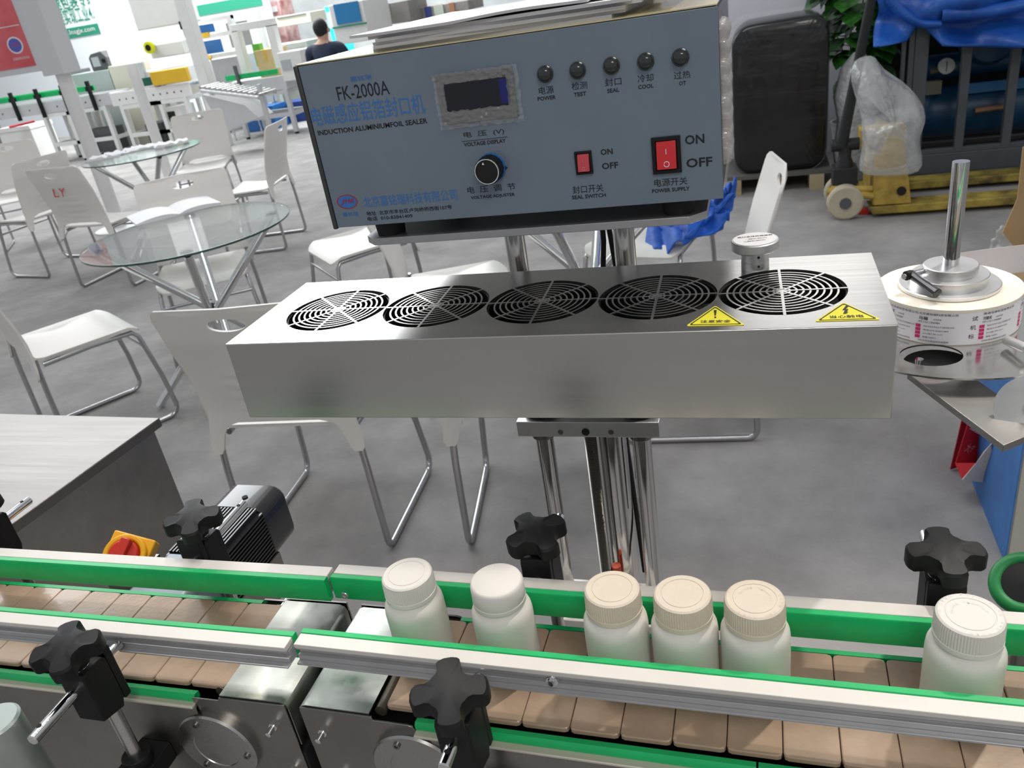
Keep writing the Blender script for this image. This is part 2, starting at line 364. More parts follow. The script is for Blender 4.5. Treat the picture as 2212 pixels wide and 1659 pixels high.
for u,v in ((843,497),(1466,447)):
    p=at(u,v,y=.70)
    m=MB(); m.lathe([(.0135,0),(.0150,BZ0-PZ1)],(p.x,.703,PZ1),n=24); m.build('rubber_foot',black_soft,cb)
for x in (-.36,-.06):
    m=MB(); m.lathe([(.0135,0),(.0150,BZ0-PZ1)],(x,.93,PZ1),n=24); m.build('rubber_foot',black_soft,cb)
NY=(0,-1,0); FPY=BY0-.0001
def pp(u,v): return at(u,v,y=FPY)
# the panel's slope in the picture comes from the camera, so baselines are level in the place
def ptext(s,a,b,h,m=ink,bold=.0,par=None):
    p=pp(*a); q=pp(*b); z=(p.z+q.z)/2; hh=h/FPX*(p-Vector((0,0,HC))).dot(CF)*1.04
    return text('lettering',s,(p.x,FPY,z),(q.x,FPY,z),hh,NY,m,par or fp,bold)
ptext('嘉铭瑞',(758,178),(803,170),10,ink_blue,.0)
ptext('FK-2000A',(731.6,217),(843,204),27,ink,.0)
ptext('电磁感应铝箔封口机',(678,273),(920,245),38,ink_blue,.0)
ptext('INDUCTION ALUMINIUMFOIL SEALER',(688,293),(924,266),10,ink,.02)
ptext('电  压  (V)',(1003,300),(1090,290),13)
m=MB(); a=pp(998,307);b=pp(1096,295); z=(a.z+b.z)/2; m.box((a.x,FPY-.0003,z),(b.x,FPY,z+.0003)); m.build('lettering',ink,fp,ang=0)
ptext('VOLTAGE DISPLAY',(1003,317),(1093,308),8,ink,.02)
ptext('电  压  调  节',(1011,420),(1114,408),14)
ptext('VOLTAGE ADJUSTER',(1018,433),(1113,424),8,ink,.02)
ptext('北京嘉铭瑞科技有限公司',(788,449),(989,431),22,ink_blue,.0)
ptext('地址  北京市丰台区卢沟桥桥西街107号',(793,467),(977,451),9,ink,.01)
ptext('电话  010-83841409',(795,478),(892,470),9,ink,.01)
for (u,v),cn,a,b,en,c_,d_ in (((1178,160),'电源',(1165,205),(1197,201),'POWER',(1162,218),(1201,214)),((1248,152),'检测',(1236,195),(1269,191),'TEST',(1240,209),(1267,206)),((1321,142),'封口',(1307,187),(1343,183),'SEAL',(1312,201),(1338,198)),((1395,133),'冷却',(1378,179),(1412,175),'COOL',(1379,193),(1412,189)),((1470,124),'过热',(1456,172),(1492,168),'OT',(1467,185),(1482,183))):
    ptext(cn,a,b,15); ptext(en,c_,d_,8,ink,.02)
    p=pp(u,v); m=MB(); m.lathe([(.0068,0),(.0068,.0012),(.0061,.0016),(.0060,.003),(.0050,.0050),(.003,.0062),(0,.0066)],(p.x,FPY,p.z),(0,-1,0),28); m.build('indicator_lamp',mat('dark lamp lens',(.018,.02,.02),.18,coat=.6),cb)
ptext('ON',(1480,313),(1522,309),19,ink,.02); ptext('OFF',(1483,363),(1539,358),19,ink,.02)
ptext('ON',(1298,335),(1324,333),12,ink,.02); ptext('OFF',(1301,366),(1336,363),13,ink,.02)
ptext('封口开关',(1238,419),(1304,413),16); ptext('SEAL SWITCH',(1236,431),(1309,425),8,ink,.02)
ptext('电源开关',(1414,404),(1485,398),16); ptext('POWER SUPPLY',(1409,417),(1490,411),8,ink,.02)
ptext('+',(1089,367),(1097,366),8,ink,.05)
# company logo
p=pp(750,436); rx=.0107; ry=.0067
m=MB(); n=40; m.add([(p.x+rx*s_*math.cos(2*PI*i/n),FPY-.0002,p.z+ry*s_*math.sin(2*PI*i/n)) for s_ in (1,.92) for i in range(n)],[(i,(i+1)%n,n+(i+1)%n,n+i) for i in range(n)]); lg=m.build('logo_ring',ink_red,fp,ang=0)
m=MB(); m.add([(p.x+rx*.86*math.cos(2*PI*i/n),FPY-.0002,p.z+ry*.84*math.sin(2*PI*i/n)) for i in range(n)],[tuple(range(n))]); m.build('logo_oval',ink_blue,fp,ang=0)
text('lettering','JMR',(p.x-.0068,FPY-.0003,p.z-.0027),(p.x+.0072,FPY-.0003,p.z-.0027),.0054,NY,ink_red,fp,.0,.0004,.35)
ptext('嘉铭瑞',(742,470),(774,464),9,ink_blue,.0)
# display
a=pp(940,158); b=pp(1113,258); za=at(1025,152,y=FPY).z; zb_=at(1030,262,y=FPY).z
m=MB(); m.box((a.x,FPY-.004,zb_),(at(1115,200,y=FPY).x,FPY,za)); db=m.build('display_bezel',mat('grey brown display bezel',(.075,.072,.07),.35,coat=.5),cb,bevel=.0008)
c0=at(1030,205,y=FPY-.004); 
m=MB()
W_,H_=.0285,.0112
pl=[]
for cx_,cz_,a0 in ((W_-.003,H_-.003,0),(-W_+.003,H_-.003,PI/2),(-W_+.003,-H_+.003,PI),(W_-.003,-H_+.003,1.5*PI)):
    for k in range(5): t=a0+k*PI/8; pl.append((c0.x+cx_+.003*math.cos(t),c0.z+cz_+.003*math.sin(t)))
m.prism(pl,'y',FPY-.0044,FPY-.003); m.build('display_window',mat('display window',(.006,.006,.014),.12),db)
m=MB(); m.box((c0.x+W_-.008,FPY-.0047,c0.z-H_*.8),(c0.x+W_-.0015,FPY-.0043,c0.z+H_*.9)); m.build('display_reflection_strip',mat('deep blue reflection tint',(.01,.01,.14),.15),db)  # blue reflection on the window, painted as a strip
# crinkled film over the display
m=MB(); nx,nz=34,22; x0_,x1_=a.x-.0015,at(1128,200,y=FPY).x; z0_,z1_=zb_-.003,za+.001
vs=[(x0_+(x1_-x0_)*i/nx+random.uniform(-.0006,.0006),FPY-.0052-random.random()**3*.0020-(.0010*random.random() if j<7 or i>nx-4 else 0),z0_+(z1_-z0_)*j/nz+random.uniform(-.0006,.0006)) for j in range(nz+1) for i in range(nx+1)]
m.add(vs,[(j*(nx+1)+i,j*(nx+1)+i+1,(j+1)*(nx+1)+i+1,(j+1)*(nx+1)+i) for j in range(nz) for i in range(nx) if not (abs(vs[j*(nx+1)+i][0]+.0012-c0.x)<W_-.001 and abs(vs[j*(nx+1)+i][2]-c0.z)<H_)])
m.build('protective_film',mat('crinkled film',(.9,.9,.92),.12,alpha=.13,coat=.3,spec=.8),db,ang=12)
# voltage knob
p=pp(1062,362)
m=MB(); m.lathe([(.0126,0),(.0126,.003)],(p.x,FPY,p.z),(0,-1,0),36); m.build('knob_skirt',mat('blue knob skirt',(.02,.17,.5),.35),cb)
m=MB(); m.lathe([(.0122,.003),(.0118,.014),(.0112,.0150),(.0108,.0150)],(p.x,FPY,p.z),(0,-1,0),36,rib=.0004,ribs=1,rz=(.002,.0145)); kb=m.build('voltage_knob',black_pl,cb)
m=MB(); m.lathe([(.0112,.0148),(.0108,.0156),(.0101,.0156),(.0101,.0149)],(p.x,FPY,p.z),(0,-1,0),36); m.build('chrome_ring',chrome,kb)
m=MB(); m.lathe([(.0101,.0152),(0,.0153)],(p.x,FPY,p.z),(0,-1,0),40); m.build('knob_face',mat('spun black metal',(.012,.012,.012),.38,spec=.3),kb)
m=MB(); q=Vector((p.x-.002,FPY-.0158,p.z+.0062)); m.add([q+Vector((-.001,0,0)),q+Vector((.001,0,0)),q+Vector((0,0,.0022))],[(0,1,2)]); m.build('pointer_mark',ink_white,kb)
def rocker(u0,v0,u1,v1,mr,fade):
    c=pp((u0+u1)/2,(v0+v1)/2); wd=(pp(u1,(v0+v1)/2).x-pp(u0,(v0+v1)/2).x)*.95; hd=(at((u0+u1)/2,v0,y=FPY).z-at((u0+u1)/2,v1,y=FPY).z)*.96
    m=MB(); t=wd*.13
    for bx in (((-wd/2,-hd/2),(wd/2,-hd/2+t)),((-wd/2,hd/2-t),(wd/2,hd/2)),((-wd/2,-hd/2+t),(-wd/2+t,hd/2-t)),((wd/2-t,-hd/2+t),(wd/2,hd/2-t))):
        m.box((c.x+bx[0][0],FPY-.0022,c.z+bx[0][1]),(c.x+bx[1][0],FPY,c.z+bx[1][1]))
    m.box((c.x-wd/2+t,FPY-.0006,c.z-hd/2+t),(c.x+wd/2-t,FPY,c.z+hd/2-t))
    fr=m.build('switch_frame',black_pl,cb,bevel=.0005)
    hw=wd/2-t*1.25; hh=hd/2-t*1.15; y=FPY
    m=MB(); m.prism([(y,c.z-hh),(y-.0048,c.z-hh+.0006),(y-.0030,c.z+hh*.55),(y-.0016,c.z+hh),(y,c.z+hh)],'x',c.x-hw,c.x+hw); rk=m.build('rocker',mr,fr,bevel=.0003,ang=20)
    r=hw*.30; oz=c.z-hh*.58; n=28; yy=y-.0049
    m=MB(); m.add([(c.x+r*s_*math.cos(2*PI*i/n),yy+ (0.0006 if math.sin(2*PI*i/n)>0 else 0),oz+r*s_*math.sin(2*PI*i/n)) for s_ in (1,.76) for i in range(n)],[(i,(i+1)%n,n+(i+1)%n,n+i) for i in range(n)])
    m.box((c.x-r*.10,y-.0044,c.z+hh*.12),(c.x+r*.10,y-.0034,c.z+hh*.48)); m.build('on_off_marks',ink_white if not fade else mat('faded mark',(.6,.3,.3),.5),fr,ang=0)
rocker(1407,293,1473,376,red_sw,False); rocker(1242,325,1281,377,red_sw2,True)
# glossy red lit upper edge is the bevelled top of the big rocker
# ================================================================ brochures lying on the control box
def booklet(x0,x1,y0,y1,z,th,label,rz=0,curl=0,cover=None,ink_lines=False):
    cx_,cy_=(x0+x1)/2,(y0+y1)/2
    root=thing('brochure',(cx_,cy_,z),label,'brochure','brochures stacked on the control box')
    R=Matrix.Translation((cx_,cy_,0))@Matrix.Rotation(rz,4,'Z')@Matrix.Translation((-cx_,-cy_,0))
    n=14; top=[];
    def zz(u,vv): return curl*(u*.5+.5)**2*(math.sin(vv*1.2+.3))*.5+curl*.35*math.sin(u*4)*.25
    m=MB(); vs=[]
    for lay in (0,1):
        for j in range(n+1):
            for i in range(n+1):
                u=i/n; v_=j/n; vs.append(R@Vector((x0+(x1-x0)*u,y0+(y1-y0)*v_,z+lay*th+max(0,zz(u*2-1,v_)))))
    N=(n+1)*(n+1); fs=[];
    for j in range(n):
        for i in range(n): a_=j*(n+1)+i; fs.append((N+a_,N+a_+1,N+a_+n+2,N+a_+n+1)); fs.append((a_,a_+n+1,a_+n+2,a_+1))
    sd=[]
    for i in range(n): sd.append((i,i+1,N+i+1,N+i)); a_=n*(n+1)+i; sd.append((a_+1,a_,N+a_,N+a_+1))
    for j in range(n): a_=j*(n+1); sd.append((a_+n+1,a_,N+a_,N+a_+n+1)); a_+=n; sd.append((a_,a_+n+1,N+a_+n+1,N+a_))
    m.add(vs,fs+sd); m.ms=[cover or paper,paper_g]; m.m=[0]*len(fs)+[1]*len(sd)
    m.build('page_block',None,root,ang=30)
    return root
zb=BZ1+.0009; th=.0026
offs=[(-.3150,-.1050,.692,.945),(-.3175,-.1010,.690,.94),(-.3135,-.0960,.688,.95),(-.3160,-.0905,.690,.945),(-.3140,-.0865,.687,.94)]
descs=['bottom brochure of the stack on the control box, grey page edges','second lowest brochure of the stack on the control box','middle brochure of the stack on the control box, below the fanned ones','second brochure under the curling white one on the control box','brochure directly under the topmost white one on the control box']
for i,((a,b,c_,d_),ds) in enumerate(zip(offs,descs)): booklet(a,b,c_,d_,zb+i*th,th*.97,ds,rz=(-.03,.02,-.015,.04,-.05)[i])
booklet(-.3340,-.1280,.684,.965,zb+5*th,.0022,'topmost white brochure overhanging the left end of the stack',rz=.012,curl=.012)
# curled dark cover beside it
rt=thing('curled_flyer',(-.13,.80,zb+5*th+.002),'dark printed flyer curling up from the brochure stack','flyer')
m=MB(); n=16; vs=[]
for i in range(n+1):
    t=i/n
    for j in (0,1): vs.append((-.165+.115*t,.700+.20*j,zb+5*th+.0028+.013*t**1.6*(1-.3*j)))
m.add(vs,[(2*i,2*i+1,2*i+3,2*i+2) for i in range(n)]); o=m.build('printed_sheet',mat('dark glossy print',(.03,.028,.03),.15,coat=.6,noise=(30,.6,(.25,.22,.22))),rt,ang=60); sm=o.modifiers.new('th','SOLIDIFY'); sm.thickness=.0003
# bubble wrap down the right side
bw=thing('bubble_wrap',(BX1+.004,.72,BZ0),'strip of clear bubble wrap down the right side of the control box','packaging')
m=MB(); m.box((BX1+.0003,BY0+.004,BZ0+.03),(BX1+.0006,BY1-.03,BZ1-.002)); m.build('backing_film',clear,bw)
ys=[]
for i in range(8):
    for j in range(4):
        z_=BZ1-.020-i*.0135; yy=BY0+.010+j*.017+(.0085 if i%2 else 0); m=MB()
        m.lathe([(.0078,0),(.0074,.003),(.0055,.0058),(.0028,.0072),(0,.0075)],(BX1+.0006,yy,z_),(1,0,0),14); ob=m.build('bubble',mat('bubble film',(.62,.60,.60),.16,alpha=.34,trans=.3,coat=.4),bw)
# ================================================================ chain conveyors
def conveyor(nm,yaw,t1,t2,zb_,s_end,direction,ntile,phase,label,length,rail_s,farrail_s,clamps_n,clamps_f,rz_top):
    """s runs along the line, t across it; direction +1 goes right from s_end"""
    root=thing(nm,(0,0,0),label,'conveyor')
    c,s_=math.cos(yaw),math.sin(yaw); M=Matrix(((c,-s_,0,0),(s_,c,0,0),(0,0,1,0),(0,0,0,1)))
    d=direction; lo,hi=(s_end,s_end+length) if d>0 else (s_end-length,s_end)
    # chain plates
    pit=.0381; base=None
    def tile():
        w=.0374; a=0;r=.0035; P=[]
        for cx_,cy_,a0 in ((w-r,t2-r,0),(r,t2-r,PI/2),(r,t1+r,PI),(w-r,t1+r,1.5*PI)):
            for k in range(3): t=a0+k*PI/4; P.append((cx_+r*math.cos(t),cy_+r*math.sin(t)))
        ins=lambda p,q:(p[0]+(w/2-p[0])*q*1.3,p[1]+((t1+t2)/2-p[1])*q*.5)
        n=len(P); b=MB(); b.add([(*p,zb_-.0042) for p in P]+[(*p,zb_-.0008) for p in P]+[(*ins(p,.028),zb_) for p in P],[tuple(range(n))[::-1],tuple(range(2*n,3*n))]+[(i,(i+1)%n,n+(i+1)%n,n+i) for i in range(n)]+[(n+i,n+(i+1)%n,2*n+(i+1)%n,2*n+i) for i in range(n)])
        return b
    for k in range(ntile):
        x=phase+ (k if d>0 else -k-1)*pit
        if k==0: base=tile().build('chain_plate',tile_m,root,M=None,ang=30); o=base
        else: o=base.copy(); COL.objects.link(o)
        o.parent=root; o.matrix_local=M@Matrix.Translation((x+.0003,0,0))
    # transfer plate at the joint
    pa,pb=(s_end,s_end+.0655) if d>0 else (s_end-.0655,s_end)
    e=pa if d>0 else pb
    m=MB(); r=.007; pr=[]
    if d>0:
        pr=[(pb,zb_),(pa+r,zb_),(pa+r*.3,zb_-r*.3),(pa,zb_-r),(pa,zb_-.05),(pa+.0012,zb_-.05),(pa+.0012,zb_-r),(pa+r,zb_-.0014),(pb,zb_-.0014)]
    else:
        pr=[(pa,zb_),(pb-r,zb_),(pb-r*.3,zb_-r*.3),(pb,zb_-r),(pb,zb_-.05),(pb-.0012,zb_-.05),(pb-.0012,zb_-r),(pb-r,zb_-.0014),(pa,zb_-.0014)]
    m.prism(pr,'y',t1-.0094,t2+.006); m.build('transfer_plate',mat('worn steel plate',(.40,.41,.38),.36,1,noise=(25,.16),rnoise=(30,.14),bump=(200,.04,.0003)),root,M=M,ang=40)
    q=pb+.0055 if d>0 else pa-.0055
    m=MB(); m.cyl((q,t1-.001,zb_-.0062),(q,t2+.001,zb_-.0062),.0052,16); m.build('idler_roller',mat('worn brown roller',(.12,.10,.08),.35,.5),root,M=M)
    m=MB(); m.cyl((q,t2+.0015,zb_-.010),(q,t2+.0165,zb_-.010),.0045,16); m.build('shaft_end',chrome,root,M=M)
    # wear strips and folded flange
    gx=s_end+.105*d if d>0 else s_end-.092
    a,b=(gx,hi) if d>0 else (lo,gx)
    cut=a+.235 if d>0 else None
    segs=[(a,b)] if d<0 else [(a,a+.258),(a+.2595,b)]
    for i,(sa,sb) in enumerate(segs):
        m=MB(); m.prism([(t1-.0105,zb_-.0105),(t1-.0035,zb_-.0105),(t1-.0035,zb_-.0045),(t1-.0085,zb_-.0035),(t1-.0105,zb_-.0055)],'x',sa,sb); m.build('wear_strip',green,root,M=M,ang=50)
        m=MB(); m.prism([(t2+.0035,zb_-.0105),(t2+.008,zb_-.0105),(t2+.008,zb_-.0035),(t2+.0035,zb_-.0035)],'x',sa-(.0 if d>0 else 0),sb); m.build('wear_strip',green,root,M=M)
    # side frames
    for i,(sa,sb) in enumerate(segs):
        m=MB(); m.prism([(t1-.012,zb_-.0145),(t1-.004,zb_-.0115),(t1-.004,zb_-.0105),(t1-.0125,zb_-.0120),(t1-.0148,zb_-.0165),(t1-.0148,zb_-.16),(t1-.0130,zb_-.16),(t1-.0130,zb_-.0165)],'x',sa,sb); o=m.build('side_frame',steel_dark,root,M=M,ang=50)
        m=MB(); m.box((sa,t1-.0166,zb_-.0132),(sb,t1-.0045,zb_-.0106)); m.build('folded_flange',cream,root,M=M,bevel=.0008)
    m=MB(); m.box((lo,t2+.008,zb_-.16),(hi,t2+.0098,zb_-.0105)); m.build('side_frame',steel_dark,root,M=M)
    # end side plate with notch
    ea,eb=(s_end,s_end+.105) if d>0 else (s_end-.0925,s_end)
    zt_=zb_-.0016
    yy0,yy1=t1-.0068,t1-.0050
    if d>0: P=[(ea+.002,zt_-.19),(ea+.002,zt_),(ea+.068,zt_),(ea+.069,zt_-.004),(eb-.006,zt_-.004),(eb-.002,zt_-.0055),(eb,zt_-.009),(eb,zt_-.016),(eb+.003,zt_-.016),(eb+.003,zt_-.19)]
    else: P=[(eb-.002,zt_-.19),(eb-.002,zt_),(eb-.066,zt_),(eb-.067,zt_-.0035),(ea-.001,zt_-.0035),(ea-.001,zt_-.012),(ea-.003,zt_-.012),(ea-.003,zt_-.19)]
    m=MB(); m.prism(P,'y',t1-.0114,t1-.0096); m.build('end_plate',steel_dark,root,M=M,bevel=.0004)
    m=MB(); m.prism(P,'y',t2+.010,t2+.012); m.build('end_plate',steel_dark,root,M=M)
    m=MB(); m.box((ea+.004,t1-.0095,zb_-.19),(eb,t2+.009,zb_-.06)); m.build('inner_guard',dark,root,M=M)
    # bearing covers and bolts
    bx=s_end+.1 if d>0 else s_end-.0835
    cz=zb_-.0585 if d<0 else zb_-.050
    yf=t1-.0114
    m=MB(); m.lathe([(.0385,0),(.0385,.0050),(.0370,.0068),(.0225,.0068),(.0220,.0060),(0,.0060)],(bx,yf,cz),(0,-1,0),48); bc=m.build('bearing_cover',mat('turned steel cover',(.42,.41,.40),.28,1,rnoise=(60,.05)),root,M=M)
    m=MB()
    for k in range(3):
        a_=PI*.62+k*2*PI/3; x=bx+.030*math.cos(a_); z_=cz+.030*math.sin(a_); m=MB()
        m.lathe([(.0031,0),(.0031,.0018),(.0016,.0018),(.0014,.0004),(0,.0004)],(x,yf-.0066,z_),(0,-1,0),14); m.build('cover_screw',steel_dark,bc,M=M)
    bs=[(s_end+.0185*d,zb_-.026),(s_end+.0185*d,zb_-.085)]
    for x,z_ in bs:
        m=MB(); m.cyl((x,yf,z_),(x,yf-.003,z_),.0042,6); m.cyl((x,yf-.003,z_),(x,yf-.011,z_),.0026,14); m.lathe([(.0026,0),(.0014,.0002)],(x,yf-.011,z_),(0,-1,0),12); m.build('hex_bolt',chrome,root,M=M)
    # guide rails
    def rail(side,ra,rb,zt_):
        y_in=.4195 if side<0 else .4800; w_=.0062; sg=side
        gm=MB(); zg0,zg1=zt_-.0245,zt_
        A=y_in; B_=y_in+sg*w_; lo_,hi_=sorted((A,B_))
        gm.prism([(lo_+.0008,zg0),(hi_-.0008,zg0),(hi_,zg0+.001),(hi_,zg1-.001),(hi_-.0008,zg1),(lo_+.0008,zg1),(lo_,zg1-.001),(lo_,zg0+.001)],'x',ra,rb)
        ro=gm.build('guide_rail',green,root,M=M,ang=50)
        y0=B_+sg*.0001; yo=y0+sg*.0125
        am=MB()
        def bb(ya,yb,za,zb2,mm): 
            q0,q1=sorted((ya,yb)); am.box((ra+.0004,q0,za),(rb-.0004,q1,zb2),mm)
        bb(y0,yo,zt_-.0045,zt_-.0002,alu_white)
        bb(y0,yo-sg*.0010,zt_-.0070,zt_-.0045,alu_gray)
        bb(y0,yo-sg*.0045,zt_-.0125,zt_-.0070,alu_gray)
        bb(y0,yo-sg*.0010,zt_-.0175,zt_-.0125,alu_gray)
        bb(y0,yo+sg*.0035,zt_-.0195,zt_-.0175,alu_gray)
        am.build('aluminium_channel',alu_gray,ro,M=M,bevel=.0004,seg=1)
        return ro
    rn=rail(-1,*rail_s,rz_top); rf=rail(1,*farrail_s,rz_top)
    for sx_ in ([s_end+.0165*d] ):
        q=at(748,1281,y=.48).x if d>0 else at(672,1272,y=.48).x
        m=MB(); m.lathe([(.0036,0),(.0032,.0006),(.0012,.0006),(.001,.0002),(0,.0002)],(q,.4799 - (q*math.sin(yaw)),rz_top-.0135),(0,-1,0),18); m.build('rail_screw',steel,rf)
    if d>0:
        q=at(1193,1471,z=rz_top-.011); m=MB(); m.cyl((q.x,q.y-.001,q.z),(q.x,q.y+.006,q.z),.0048,8); m.cyl((q.x-.001,q.y-.003,q.z),(q.x,q.y,q.z),.0026,8); m.build('channel_bolt',chrome,rn)
    # clamps
    def clamp(x,side,ytip,yblk,kn):
        z_=rz_top-.0135; yr=.4005 if side<0 else .4985
        m=MB(); bxw=.017
        yb0,yb1=yblk-.013,yblk+.013
        # forked block
        m.prism([(yb0,z_-.034),(yb1-.004,z_-.040),(yb1,z_-.030),(yb1,z_+.012),(yb1-.003,z_+.016),(yb0+.003,z_+.016),(yb0,z_+.012)],'x',x-.013,x+.013)
        fy=yblk-side*.0135
        q0,q1=sorted((fy,fy-side*.007))
        m.prism([(q0,z_-.036),(q1,z_-.036),(q1,z_+.018),((q0+q1)/2+.002,z_+.022),((q0+q1)/2-.002,z_+.022),(q0,z_+.018)],'x',x-.013,x+.013)
        ck=m.build('rail_clamp',black_pl,root,M=M,bevel=.0012)
        m=MB(); m.lathe([(.0048,0),(.0048,abs(ytip-yr)),(.0040,abs(ytip-yr)+.0008),(0,abs(ytip-yr)+.0008)],(x,yr,z_),(0,side,0),22); m.build('cross_rod',chrome,ck,M=M)
        m=MB(); m.cyl((x,ytip-side*.009,z_+.0042),(x,ytip-side*.009,z_+.0050),.0021,12); m.build('rod_hole',dark,ck,M=M)
        m=MB(); m.cyl((x+.004,yblk+.004,z_-.12),(x+.004,yblk+.004,z_-.03),.0058,18); m.build('support_rod',steel,ck,M=M)
        # star knob, axis slightly tipped
        ax=Vector(kn[1]).normalized(); c0_=Vector((x,yblk-.002,z_+.016))
        m=MB(); m.lathe([(.0105,.0000),(.0105,.0006)],c0_+ax*.003,ax,24); m.build('washer',chrome,ck,M=M)
        m=MB(); m.lathe([(.0098,0),(.0105,.004),(.0100,.012)],c0_+ax*.0036,ax,20)
        qd=Vector((0,0,1)).rotation_difference(ax).to_matrix()@Matrix.Rotation(kn[0],3,'Z')
        q4=[(.0262,-.0066),(.0274,-.0028),(.0274,.0028),(.0262,.0066),(.0244,.0084),(.0214,.0083),(.0176,.0078),(.0140,.0090),(.0116,.0116),(.0090,.0140),(.0078,.0176),(.0083,.0214),(.0084,.0244)]
        O4=[]
        for k4 in range(4):
            for X4,Y4 in q4: a4=k4*PI/2; O4.append((X4*math.cos(a4)-Y4*math.sin(a4),X4*math.sin(a4)+Y4*math.cos(a4)))
        n=len(O4); rings=[]
        for rad,zz in ((.45,.0075),(.93,.0080),(1.0,.0100),(1.0,.0225),(.94,.0246),(.45,.0262)):
            R_=[]
            for X4,Y4 in O4: R_.append(c0_+qd@Vector((X4*rad,Y4*rad,zz+.004-(.0022*(math.hypot(X4,Y4)/.027)**2 if zz>.015 else 0))))
            rings.append(R_)
        vs=[p for R_ in rings for p in R_]; fs=[tuple(range(n))[::-1],tuple((len(rings)-1)*n+i for i in range(n))]
        for j in range(len(rings)-1):
            for i in range(n): fs.append((j*n+i,j*n+(i+1)%n,(j+1)*n+(i+1)%n,(j+1)*n+i))
        m.add(vs,fs); m.build('star_knob',black_pl,ck,M=M,ang=32)
        # lower bracket to the frame
        m=MB(); yb=(t1-.0148) if side<0 else (t2+.0098); q0,q1=sorted((yb,yblk+.012*side))
        m.box((x-.012,q0,z_-.125),(x+.020,q1,z_-.105)); m.cyl((x+.004,yblk+.004,z_-.128),(x+.004,yblk+.004,z_-.095),.0125,18); m.cyl((x-.03,yblk-.012,z_-.112),(x-.012,yblk-.012,z_-.112),.008,8); m.build('clamp_bracket',black_pl,ck,M=M,bevel=.001)
    for x,yt,yb,kn in clamps_n: clamp(x,-1,yt,yb,kn)
    for x,yt,yb,kn in clamps_f: clamp(x,1,yt,yb,kn)
    # underbody and legs
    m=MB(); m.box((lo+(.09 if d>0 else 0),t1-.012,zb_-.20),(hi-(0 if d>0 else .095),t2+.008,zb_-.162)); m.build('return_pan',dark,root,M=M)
    for x in ((lo+.25,hi-.2) if d>0 else (lo+.2,hi-.3)):
        for y in (t1,t2-.04): m=MB(); m.box((x,y,.03),(x+.04,y+.04,zb_-.20)); m.cyl((x+.02,y+.02,0),(x+.02,y+.02,.03),.02,12,black_soft); m.build('support_leg',steel_dark,root,M=M)
    return root
conveyor('chain_conveyor',-.0096,.3988,.4985,.9976,-.3723,1,30,-.2962,'right chain conveyor carrying the white bottles, green and white guide rails',1.20,(-.3660,.83),(-.3736,.83),
    [(-.2085,.322,.356,(.35,(.05,-.15,1)))],[(-.190,.600,.530,(.75,(.0,-.10,1))),(.1245,.60,.531,(.1,(.0,-.05,1)))],1.0540)
conveyor('chain_conveyor',.0087,.4034,.5039,1.0,-.3735,-1,26,-.4379,'left chain conveyor with empty tan belt, ends at the joint beside its black star knob',1.25,(-1.6,-.3617),(-1.6,-.3663),
    [(-.5300,.302,.362,(.55,(.05,-.12,1)))],[(-.8200,.598,.545,(.3,(0,-.1,1))),(-.5300,.605,.532,(.5,(.1,-.1,1)))],1.0560)
# ================================================================ bottles
def bottle(x,y,rz,label,plain=False,cream_cap=True,letters=None,tint=0):
    root=thing('pill_bottle',(x,y,.9976),label,'bottle','pill bottles on the right conveyor',rz=rz); ROOT[root.name]=(0,0,0); root.scale=(1.01,1.01,.945)
    m=MB(); m.lathe([(.0215,.0),(.0238,.0012),(.0245,.0035),(.0245,.060),(.0240,.0655),(.0222,.0700),(.0198,.0722),(.0192,.0735),(.0192,.0772)],n=48); m.build('bottle_body',white_pl,root,ang=60)
    m=MB()
    z0=.0745
    if plain: pr=[(.0206,z0),(.0210,z0+.0006),(.0212,z0+.0045),(.0207,z0+.0048),(.0211,z0+.0054),(.0209,z0+.018),(.0200,z0+.0208),(.0185,z0+.0218),(0,z0+.0222)]
    else: pr=[(.0206,z0),(.0211,z0+.0006),(.0213,z0+.0045),(.0207,z0+.0048),(.0212,z0+.0055),(.0210,z0+.0175),(.0203,z0+.0203),(.0190,z0+.0214),(.0152,z0+.0214),(.0150,z0+.0209),(.0146,z0+.0209),(.0144,z0+.0214),(0,z0+.0214)]
    m.lathe(pr,n=144 if not plain else 64,rib=0 if plain else .0009,ribs=0 if plain else 1,rz=(z0+.0052,z0+.0178))
    cp=m.build('bottle_cap',cap_c if cream_cap else cap_w,root,ang=22 if not plain else 50)
    if letters:
        for s_,rr,a0,span,hh in letters:
            for k,ch in enumerate(s_):
                if ch==' ': continue
                a_=a0-span*k/(len(s_)-1); c_=Vector((rr*math.cos(a_),rr*math.sin(a_),z0+.0215)); t_=Vector((math.sin(a_),-math.cos(a_),0))
                text('embossed_letter',ch,c_-t_*.0007,c_+t_*.0007,hh,(0,0,1),cap_c if cream_cap else cap_w,cp,.0,.0005)
    return root
BP=[(-.2759,1,False,False),(-.1993,1,True,False),(-.1078,1,False,True),(-.0561,1,False,True),(-.0056,1,False,True),(.1303,1,False,False)]
TL=[('TO OPEN PUSH DOWN AND TURN',.0172,PI*.95,PI*1.6,.0016)]
CL=[('CLOSE TIGHTLY',.0100,PI*.9,PI*.9,.0016)]
lab=['bottle left of all, ribbed cap half in bright light','second bottle from the left, with a smooth plain white cap','third bottle from the left, first of the three standing together','middle bottle of the three standing together','last bottle of the close trio, embossed ribbed cap','single bottle at the far right in front of a star knob, embossed cap']
for i,(x,_,pl_,cr) in enumerate(BP):
    bottle(x,.4550-.0096*x,random.uniform(-.3,.3),lab[i],pl_,cr,(TL+CL) if i in (4,5) else None)
